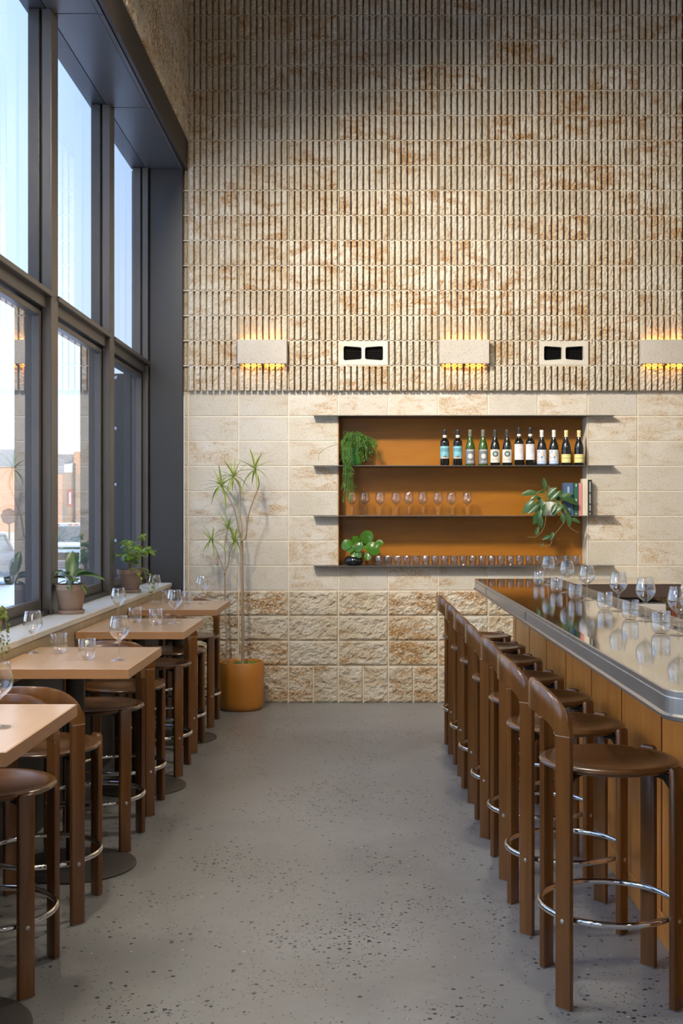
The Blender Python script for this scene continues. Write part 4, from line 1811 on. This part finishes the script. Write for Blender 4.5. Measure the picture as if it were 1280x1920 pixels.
for k in range(130):
    a = rnd.uniform(0, 2 * PI)
    rr = rnd.uniform(.05, .20)
    hgt = rnd.uniform(.06, .145)
    ex, ey = math.cos(a) * rr, math.sin(a) * rr * .7
    ey = min(ey, .12)
    ex = max(ex, -.095)
    dn = rnd.uniform(-.11, .09)
    frond([Vector((0, 0, 0)), Vector((ex * .35, ey * .35, hgt)), Vector((ex * .8, ey * .8, hgt * .8)), Vector((ex, ey, dn))])
for k in range(15):
    ey = -.19 - rnd.uniform(0, .03)
    ex = -.055 + rnd.uniform(-.035, .03)
    dn = rnd.uniform(-.30, -.45)
    frond([Vector((0, 0, 0)), Vector((ex * .5, -.10, .06)), Vector((ex, ey, -.02)), Vector((ex + rnd.uniform(-.01, .02), ey, -.2)), Vector((ex + .015 + rnd.uniform(-.03, .03), ey + .01, dn))], .0024, 9, .024)
frond([Vector((0, 0, 0)), Vector((.06, -.03, .10)), Vector((.16, -.04, .09)), Vector((.21, -.04, -.02)), Vector((.215, -.04, -.08))], .0014, 4)
frond([Vector((0, 0, 0)), Vector((-.05, -.10, .05)), Vector((-.18, -.22, .02)), Vector((-.27, -.23, -.03)), Vector((-.285, -.23, -.10))], .0014, 0)
frond([Vector((0, 0, 0)), Vector((-.04, -.03, .13)), Vector((-.09, -.03, .15)), Vector((-.08, -.03, .10))], .0012, 0)
o = build(g, 'fronds', M['fern'], fn)
o['kind'] = 'stuff'

# round-leaved plant in a black bowl (bottom shelf)
BYY = 9.575
bb = thing('black_bowl', 'glossy black round bowl on the bottom shelf under the glossy-leaved plant', 'plant pot', ((663 - 675) / 2200 * BYY, BYY, SH0))
g = MB()
g.lathe([(0, 0), (.05, 0), (.070, .012), (.080, .034), (.074, .058), (.056, .074), (.046, .077), (.042, .074), (.05, .06), (0, .055)], 36)
build(g, 'bowl_body', M['black_glaze'], bb, True, 60)
g = MB()
g.lathe([(0, .069), (.044, .068)], 20)
build(g, 'soil', M['soil'], bb)
pl = thing('pilea', 'plant with broad round glossy leaves in the black bowl on the bottom shelf', 'plant', ((663 - 675) / 2200 * BYY, BYY, SH0 + .07))
rl = [leaf_mesh('round_leaf', M['leaf_pilea'], 1, .88, d, .12, 10, 'round') for d in (.1, .3)]
ss = 2200 / BYY
for (cx, cy, r, az, dy) in ((687, 1000, 16, 60, -.02), (650, 1013, 14, 215, -.03), (699, 1020, 17, -30, -.06), (668, 1006, 11, 110, .03), (670, 1018, 12, 250, -.06),
                            (657, 1022, 9, 200, -.05), (689, 1036, 9, 270, -.07), (663, 1032, 8, 230, -.05), (673, 1033, 7, 280, -.06), (711, 1011, 9, -10, .02), (680, 1015, 10, 20, .02)):
    c = Vector(((cx - 663) / ss, dy, (1054 - cy) / ss - .075))
    a = math.radians(az)
    d = Vector((math.cos(a), -.35, math.sin(a) * .8)).normalized()
    size = 1.75 * r / ss
    base = c - d * size * .5
    stem([(0, 0, -.01), (base.x * .4, base.y * .4, max(base.z * .6, .01)), base], .0025, .0018, 'petiole', M['stem'], pl, 5)
    add_leaf(rl[rnd.randrange(2)], pl, base, d, size, up=(rnd.uniform(-.4, .4), -1, .55))

# trailing dark plant in a white pot (middle shelf)
QY = 9.53
wpot = thing('white_pot', 'small white ceramic pot on the middle shelf beside the books', 'plant pot', ((1031 - 675) / 2200 * QY, QY, SH2))
g = MB()
g.lathe([(0, 0), (.052, 0), (.056, .004), (.072, .108), (.070, .112), (.066, .108), (.06, .09), (0, .09)], 32)
build(g, 'pot_body', M['white_pot'], wpot, True, 50)
g = MB()
g.lathe([(0, .098), (.063, .096)], 20)
build(g, 'soil', M['soil'], wpot)
ph = thing('trailing_philodendron', 'dark green trailing plant with pointed leaves in the white shelf pot', 'plant', ((1031 - 675) / 2200 * QY, QY, SH2 + .09))
dl = [leaf_mesh('pointed_leaf', M['leaf_dark'], 1, .42, d, .25, 9, 'oval') for d in (.12, .35)]
qs = 2200 / QY


def qp(px, py, dy):
    return Vector(((px - 1031) / qs, dy, (961 - py) / qs + 1.55 - (SH2 + .09)))


for (bx_, by_, tx, ty, dy) in ((1020, 918, 1021, 896, .0), (1005, 925, 975, 922, -.05), (1008, 930, 990, 935, -.07), (1000, 938, 973, 960, -.08), (1008, 945, 985, 962, -.1),
                               (1012, 935, 1000, 962, -.1), (1025, 932, 1040, 914, -.03), (1035, 936, 1062, 916, -.03), (1042, 938, 1070, 924, -.05), (1028, 938, 1045, 920, -.08),
                               (1052, 935, 1083, 941, -.09), (1046, 945, 1068, 968, -.09), (1038, 945, 1028, 962, -.11), (1050, 948, 1028, 963, -.12), (1010, 955, 994, 982, -.12),
                               (1004, 962, 1010, 990, -.12), (1058, 962, 1063, 986, -.12), (1048, 962, 1052, 982, -.12), (1065, 973, 1084, 977, -.11), (1020, 925, 1008, 920, -.02),
                               (1030, 920, 1044, 912, .02), (1015, 940, 1002, 928, .0), (1018, 945, 1012, 968, -.11), (1044, 930, 1056, 938, -.1), (1000, 928, 992, 918, .03)):
    p, t = qp(bx_, by_, dy), qp(tx, ty, dy - .02)
    stem([(0, -.02, -.005), (p.x * .4, p.y * .6, max(.03, p.z + .03)), p], .0022, .0016, 'petiole', M['stem'], ph, 5)
    add_leaf(dl[rnd.randrange(2)], ph, p, t - p, max((t - p).length, .065) * 1.05, up=(rnd.uniform(-.3, .3), -.9, .7))
for pts, lv in (([(1040, 950), (1052, 975), (1045, 988), (1033, 1004), (1027, 1020), (1015, 1022)], [(1028, 1004, 1012, 1010), (1032, 997, 1026, 1012), (1015, 1018, 1008, 1022)]),
                ([(1020, 950), (1016, 985), (1002, 1005), (984, 1006)], [(999, 1003, 1004, 988)]),
                ([(1050, 950), (1060, 985), (1078, 998)], [])):
    P = [qp(x, y, -.125) for x, y in pts]
    P.insert(0, Vector((0, -.03, .02)))
    stem(P, .0018, .0011, 'runner', M['vine'], ph, 5)
    for (a, b, c, d) in lv:
        p, t = qp(a, b, -.128), qp(c, d, -.135)
        add_leaf(dl[0], ph, p, t - p, (t - p).length * 1.1, up=(0, -1, .4))

# ------------------------------------------------------------------ fill lamps added out of frame to brighten the room
BULB = emit('fill_lamp_bulb', (1.0, .84, .62), 12.0)
M['enamel'] = plain('white_enamel', (.8, .78, .74), .4, var=.03)


def fill_pendant(x, y, z, label, k=1.0):  # lamp added out of view to fill in interior light
    """unseen dome lamp added for fill light: the rim is at z"""
    t = thing('dome_fill_lamp', label, 'fill lamp', (x, y, z), 0, 'added dome fill lamps')
    g = MB()
    g.lathe([(.26, 0), (.255, .05), (.22, .12), (.15, .17), (.05, .20), (.045, .26), (0, .26)], 32)
    build(g, 'dome_shade', M['black'], t, True)  # shape chosen to keep the added light off the upper wall
    g = MB()
    g.lathe([(.258, .001), (.25, .05), (.215, .116), (.145, .165), (.0, .19)], 32)
    build(g, 'inner_enamel', M['enamel'], t, True)
    g = MB()
    g.lathe([(.05 * math.sin(a), .10 - .05 * math.cos(a)) for a in [PI * i / 8 for i in range(9)]], 16)
    build(g, 'bulb', BULB, t, True)
    g = MB()
    g.tube([(0, 0, .26), (0, 0, CEIL - z)], .004, 6)
    build(g, 'cord', M['black'], t)
    ld = bpy.data.lights.new('dome_fill_light', 'POINT')
    ld.energy = DOME_FILL_POWER * k
    ld.shadow_soft_size = .11
    ld.color = (1.0, .90, .76)
    lo = bpy.data.objects.new('dome_fill_light', ld)
    COL.objects.link(lo)
    lo.parent = t
    lo.location = (0, 0, .055)
    return t


for i, (x, y, k) in enumerate(((.6, 6.2, 1.1), (-1.1, 3.8, .7), (-1.1, 2.6, .1), (-1.1, .8, .1), (2.6, 4.4, .5), (2.6, 2.2, .1), (2.6, .2, .1))):
    fill_pendant(x, y, 4.4, 'added unseen dome fill lamp over the %s, %s from the block wall' % ('aisle' if i == 0 else 'window tables' if x < 0 else 'bar', ('nearest', 'first', 'second', 'third', 'first', 'second', 'third')[i]), k)

def fill_spot(x, y, z, target, label, k=1.0, half=30):  # unseen spotlight added to brighten the block wall from the left
    t = thing('fill_spotlight', label, 'spotlight', (x, y, z), 0, 'added fill spotlights aimed at the block wall')
    d = (Vector(target) - Vector((x, y, z))).normalized()
    Q = d.to_track_quat('-Z', 'Y')
    g = MB()
    g.lathe([(0, .16), (.05, .16), (.055, .15), (.055, 0), (.050, 0), (.048, .02), (0, .025)], 24)
    o = build(g, 'spot_can', M['black'], t, True, 40)
    o.rotation_euler = Q.to_euler()
    g = MB()
    g.tube([(0, 0, .05), (0, 0, CEIL - z)], .01, 8)
    build(g, 'stem', M['black'], t)
    ld = bpy.data.lights.new('fill_spot_light', 'SPOT')
    ld.energy = SPOT_FILL_POWER * k
    ld.spot_size = math.radians(half * 2)
    ld.spot_blend = 1.0
    ld.shadow_soft_size = .12
    ld.color = (1.0, .92, .80)
    lo = bpy.data.objects.new('fill_spot_light', ld)
    COL.objects.link(lo)
    lo.parent = t
    lo.location = d * .02
    lo.rotation_euler = Q.to_euler()
    return t


for i, (x, y, tx, tz, k) in enumerate(((-1.28, 6.0, -.25, 2.45, .42), (-1.28, 5.7, .95, 2.5, .85), (-1.28, 5.4, 2.2, 2.5, 1.0))):
    fill_spot(x, y, 4.75, (tx, WY, tz), 'added unseen fill spotlight aimed at the wall %s' % ('by the dracaena', 'around the niche', 'past the books')[i], k, 36)
OPAL = emit('fill_globe_opal', (1.0, .88, .70), 2.5)


def globe_fill_lamp(x, y, z, label, k=1.0):  # unseen globe added to throw low light on stools and bar front
    t = thing('globe_fill_lamp', label, 'fill lamp', (x, y, z), 0, 'added low globe fill lamps')
    g = MB()
    g.lathe([(.14 * math.sin(a), -.14 * math.cos(a)) for a in [PI * i / 12 for i in range(13)]], 24)
    build(g, 'globe', OPAL, t, True)
    g = MB()
    g.lathe([(.0, .19), (.03, .19), (.04, .135), (0, .135)], 16)
    build(g, 'cap', M['black'], t)
    g = MB()
    g.tube([(0, 0, .19), (0, 0, CEIL - z)], .004, 6)
    build(g, 'cord', M['black'], t)
    ld = bpy.data.lights.new('globe_fill_light', 'POINT')
    ld.energy = GLOBE_FILL_POWER * k
    ld.shadow_soft_size = .15
    ld.color = (1.0, .90, .76)
    lo = bpy.data.objects.new('globe_fill_light', ld)
    COL.objects.link(lo)
    lo.parent = t
    return t


for i, y in enumerate((3.45, 1.9, .3, -1.4)):
    globe_fill_lamp(-1.22, y, 2.15, 'added unseen globe fill lamp hanging low over the window tables, %s from the block wall' % ('nearest' if i == 0 else ORD[i]), (3.8, 1.2, .25, .2)[i])

# ------------------------------------------------------------------ outside
g = MB()
NG = 40
GX0, GX1, GY0, GY1 = -60, -1.95, -30, 120
vs, fs = [], []
for j in range(NG + 1):
    for i in range(NG + 1):
        x = GX0 + (GX1 - GX0) * (i / NG) ** .6
        y = GY0 + (GY1 - GY0) * j / NG
        z = -.5 + .12 * noise.noise(Vector((x * .3, y * .3, 0)))
        vs.append((x, y, z))
for j in range(NG):
    for i in range(NG):
        a = j * (NG + 1) + i
        fs.append((a, a + 1, a + NG + 2, a + NG + 1))
g.add(vs, fs)
M['snow'] = plain('snow', (.80, .83, .88), .8, var=.05, scale=1.5, bump=.3)
gr = tag(build(g, 'ground', M['snow'], None, True), kind='structure')


def snow_bank(x, y, L, w_, h, label, seed):
    g = MB()
    nx, ny = 14, 26
    vs, fs = [], []
    for j in range(ny + 1):
        for i in range(nx + 1):
            u, v = i / nx * 2 - 1, j / ny * 2 - 1
            z = h * max(0, (1 - u * u)) ** .7 * max(0, 1 - v ** 4) * (1 + .5 * noise.fractal(Vector((u * 2.5 + seed, v * 6, seed)), 1, 2, 4)) - .08
            vs.append((u * w_, v * L / 2, z))
    for j in range(ny):
        for i in range(nx):
            a = j * (nx + 1) + i
            fs.append((a, a + 1, a + nx + 2, a + nx + 1))
    g.add(vs, fs)
    o = build(g, 'snow_bank', M['snow'], None, True, loc=(x, y, -.5))
    tag(o, label, 'snow bank', 'snow banks in the street')


snow_bank(-6.3, 19.5, 9, 1.3, .55, 'lumpy snow bank in the street below the window', 3)
snow_bank(-7.6, 27.5, 7, 1.2, .4, 'low snow bank in front of the parked vehicles', 9)


def vehicle(x, y, kind, body_col, label, rz=0.0):
    t = thing('parked_truck' if kind == 'truck' else 'parked_car', label, 'truck' if kind == 'truck' else 'car', (x, y, -.5), rz)
    bm_ = plain('paint_' + kind, body_col, .35, .2, var=.05, coat=.5)
    H = 1.66 if kind == 'truck' else 1.46
    hood = 1.05 if kind == 'truck' else .95
    W_ = 1.95 if kind == 'truck' else 1.78
    g = MB()
    # body sections along y (front at -y): (y, half width, z0, z1)
    sec = [(-2.3, W_ * .44, .35, hood * .72), (-2.2, W_ * .48, .28, hood * .86), (-1.1, W_ * .5, .26, hood), (1.9, W_ * .5, .26, hood + .02), (2.3, W_ * .46, .35, hood - .08)]
    vs, fs = [], []
    for yy, hw, z0, z1 in sec:
        for px, pz in ((-hw, z0), (-hw * 1.0, (z0 + z1) / 2), (-hw * .94, z1 - .06), (-hw * .86, z1), (hw * .86, z1), (hw * .94, z1 - .06), (hw, (z0 + z1) / 2), (hw, z0)):
            vs.append((px, yy, pz))
    for i in range(len(sec) - 1):
        for k in range(8):
            l = (k + 1) % 8
            fs.append((i * 8 + k, i * 8 + l, (i + 1) * 8 + l, (i + 1) * 8 + k))
    fs.append(tuple(range(8))[::-1])
    fs.append(tuple((len(sec) - 1) * 8 + k for k in range(8)))
    g.add(vs, fs)
    build(g, 'body_shell', bm_, t, True, 35)
    # cabin
    g = MB()
    y0, y1 = -1.05, (.9 if kind == 'truck' else 1.75)
    b = [(-W_ * .43, y0, hood - .02), (W_ * .43, y0, hood - .02), (W_ * .43, y1, hood - .02), (-W_ * .43, y1, hood - .02)]
    tp = [(-W_ * .36, y0 + .55, H - .07), (W_ * .36, y0 + .55, H - .07), (W_ * .36, y1 - .35, H - .07), (-W_ * .36, y1 - .35, H - .07)]
    g.add(b + tp, [(0, 1, 5, 4), (1, 2, 6, 5), (2, 3, 7, 6), (3, 0, 4, 7), (4, 5, 6, 7)])
    cab = build(g, 'cabin_glass', plain('vehicle_glass', (.10, .12, .12), .12, var=.2, scale=3, coat=.5), t)
    g = MB()
    for i in range(4):
        g.tube([b[i], tp[i]], .05, 6)
    build(g, 'pillars', bm_, cab)
    g = MB()
    g.box(-W_ * .38, W_ * .38, y0 + .5, y1 - .3, H - .09, H, .04)
    build(g, 'roof', bm_, t)
    g = MB()
    g.box(-W_ * .37, W_ * .37, y0 + .55, y1 - .35, H - .01, H + .05, .025)
    build(g, 'roof_snow', M['snow'], t)
    g = MB()
    g.box(-W_ * .43, W_ * .43, -2.15, -1.15, hood - .08, hood + .06, .05)
    build(g, 'hood_snow', M['snow'], t)
    g = MB()
    g.box(-W_ * .47, W_ * .47, -2.42, -2.24, .32, .55, .05)
    build(g, 'bumper', plain('bumper_' + kind, (.10, .10, .11), .5), t)
    g = MB()
    g.box(-W_ * .28, W_ * .28, -2.33, -2.28, .58, hood * .78, .02)
    build(g, 'grille', M['black'], t)
    for s_ in (-1, 1):
        g = MB()
        g.box(s_ * W_ * .38 - .12, s_ * W_ * .38 + .12, -2.33, -2.22, .62, .78, .03)
        build(g, 'headlamp', plain('headlamp', (.6, .6, .58), .1), t)
        for yy in (-1.45, 1.35):
            g = MB()
            pr = [(0, -.11), (.20, -.11), (.21, -.10), (.30, -.10), (.335, -.07), (.335, .07), (.30, .10), (0, .10)]
            g.lathe(pr, 24)
            wh = build(g, 'wheel', M['black'], t, True, 40, loc=(s_ * W_ * .45, yy, .335))
            wh.rotation_euler = (0, PI / 2, 0)
    if kind == 'truck':
        for xx in (-.5, -.1, .1, .5):
            g = MB()
            g.box(xx - .06, xx + .06, y0 + .49, y0 + .56, H - .03, H + .03, .015)
            build(g, 'marker_light', plain('amber_lens', (.75, .22, .02), .3), t)
    return t


vehicle(-9.3, 38.5, 'truck', (.55, .58, .62), 'pale snow-covered truck with amber roof markers parked in the street', .04)
vehicle(-10.75, 32.0, 'car', (.20, .21, .22), 'grey snow-covered car parked in the street', 0)


def building(x0, x1, y0, y1, zt, mat, label, cap=None, wins=(), lower=None, roofsnow=True):
    t = thing('building', label, 'building', ((x0 + x1) / 2, y0, -.5))
    ox_, oy_, oz_ = (x0 + x1) / 2, y0, -.5
    g = MB()
    g.box(x0 - ox_, x1 - ox_, 0, y1 - y0, 0, zt - oz_)
    build(g, 'walls', mat, t)
    if cap:
        g = MB()
        g.box(x0 - ox_ - .08, x1 - ox_ + .08, -.08, y1 - y0 + .08, cap[0] - oz_, zt - oz_ + .05)
        build(g, 'parapet', cap[1], t)
    if lower:
        g = MB()
        g.box(x0 - ox_ - .04, x1 - ox_ + .04, -.05, .2, 0, lower[0] - oz_)
        build(g, 'base_course', lower[1], t)
    for (wx0, wx1, wz0, wz1, fm, gm) in wins:
        g = MB()
        g.box(wx0 - ox_, wx1 - ox_, -.07, .02, wz0 - oz_, wz1 - oz_)
        f = build(g, 'window', fm, t)
        g = MB()
        g.box(wx0 + .07 - ox_, wx1 - .07 - ox_, -.085, -.02, wz0 + .14 - oz_, wz1 - .2 - oz_)
        build(g, 'pane', gm, f)
    return t


SAL = plain('salmon_render', (.70, .36, .20), .9, var=.06, scale=.4)
BRK = plain('weathered_brick', (.50, .33, .22), .9, var=.25, scale=1.2)
GRY = plain('grey_render', (.30, .31, .30), .9, var=.12, scale=.6)
BEI = plain('beige_render', (.62, .55, .42), .9, var=.12, scale=.8)
RED = plain('red_window_frame', (.60, .12, .08), .6)
WHT = plain('boarded_pane', (.75, .72, .70), .6)
TAN = plain('tan_door', (.42, .30, .18), .7)
building(-36, -17.75, 60, 70, 4.72, SAL, 'salmon painted building with a grey parapet across the street', (3.88, GRY), (), (.55, BEI))
bl = building(-22.5, -15.2, 75, 84, 4.15, BRK, 'weathered brick building with red-framed windows across the street', None,
              ((-19.46, -19.1, 1.95, 3.1, RED, WHT), (-18.66, -18.38, 1.95, 3.05, RED, WHT), (-19.07, -18.75, .95, 2.15, TAN, GRY)), (.95, BEI))
g = MB()
g.box(-3.65, .45, 1.5, 9, 4.6, 5.85)
build(g, 'upper_storey', GRY, bl)
g = MB()
g.prism([(-3.7, 4.6), (.5, 4.6), (.5, 5.2), (-3.7, 4.75)], -.05, 1.5)
build(g, 'snow_roof', M['snow'], bl)
g = MB()
g.box(.55, 3.65, -.02, 9, 4.5, 5.95)
build(g, 'brick_tower', SAL, bl)
g = MB()
g.tube([(.62, -.12, .3), (.62, -.12, 5.2)], .07, 8)
build(g, 'downpipe', M['black'], bl)
st = thing('street_sign', 'dark round street sign on a post in the snow', 'sign', (-13.9, 46.5, -.5))
g = MB()
g.tube([(0, 0, 0), (0, 0, 1.75)], .035, 8)
build(g, 'post', M['steel'], st)
g = MB()
g.lathe([(0, -.015), (.32, -.015), (.33, 0), (.32, .015), (0, .015)], 8)
o = build(g, 'sign_plate', plain('sign_brown', (.16, .09, .07), .7), st, loc=(0, -.06, 1.9))
o.rotation_euler = (PI / 2, 0, 0)
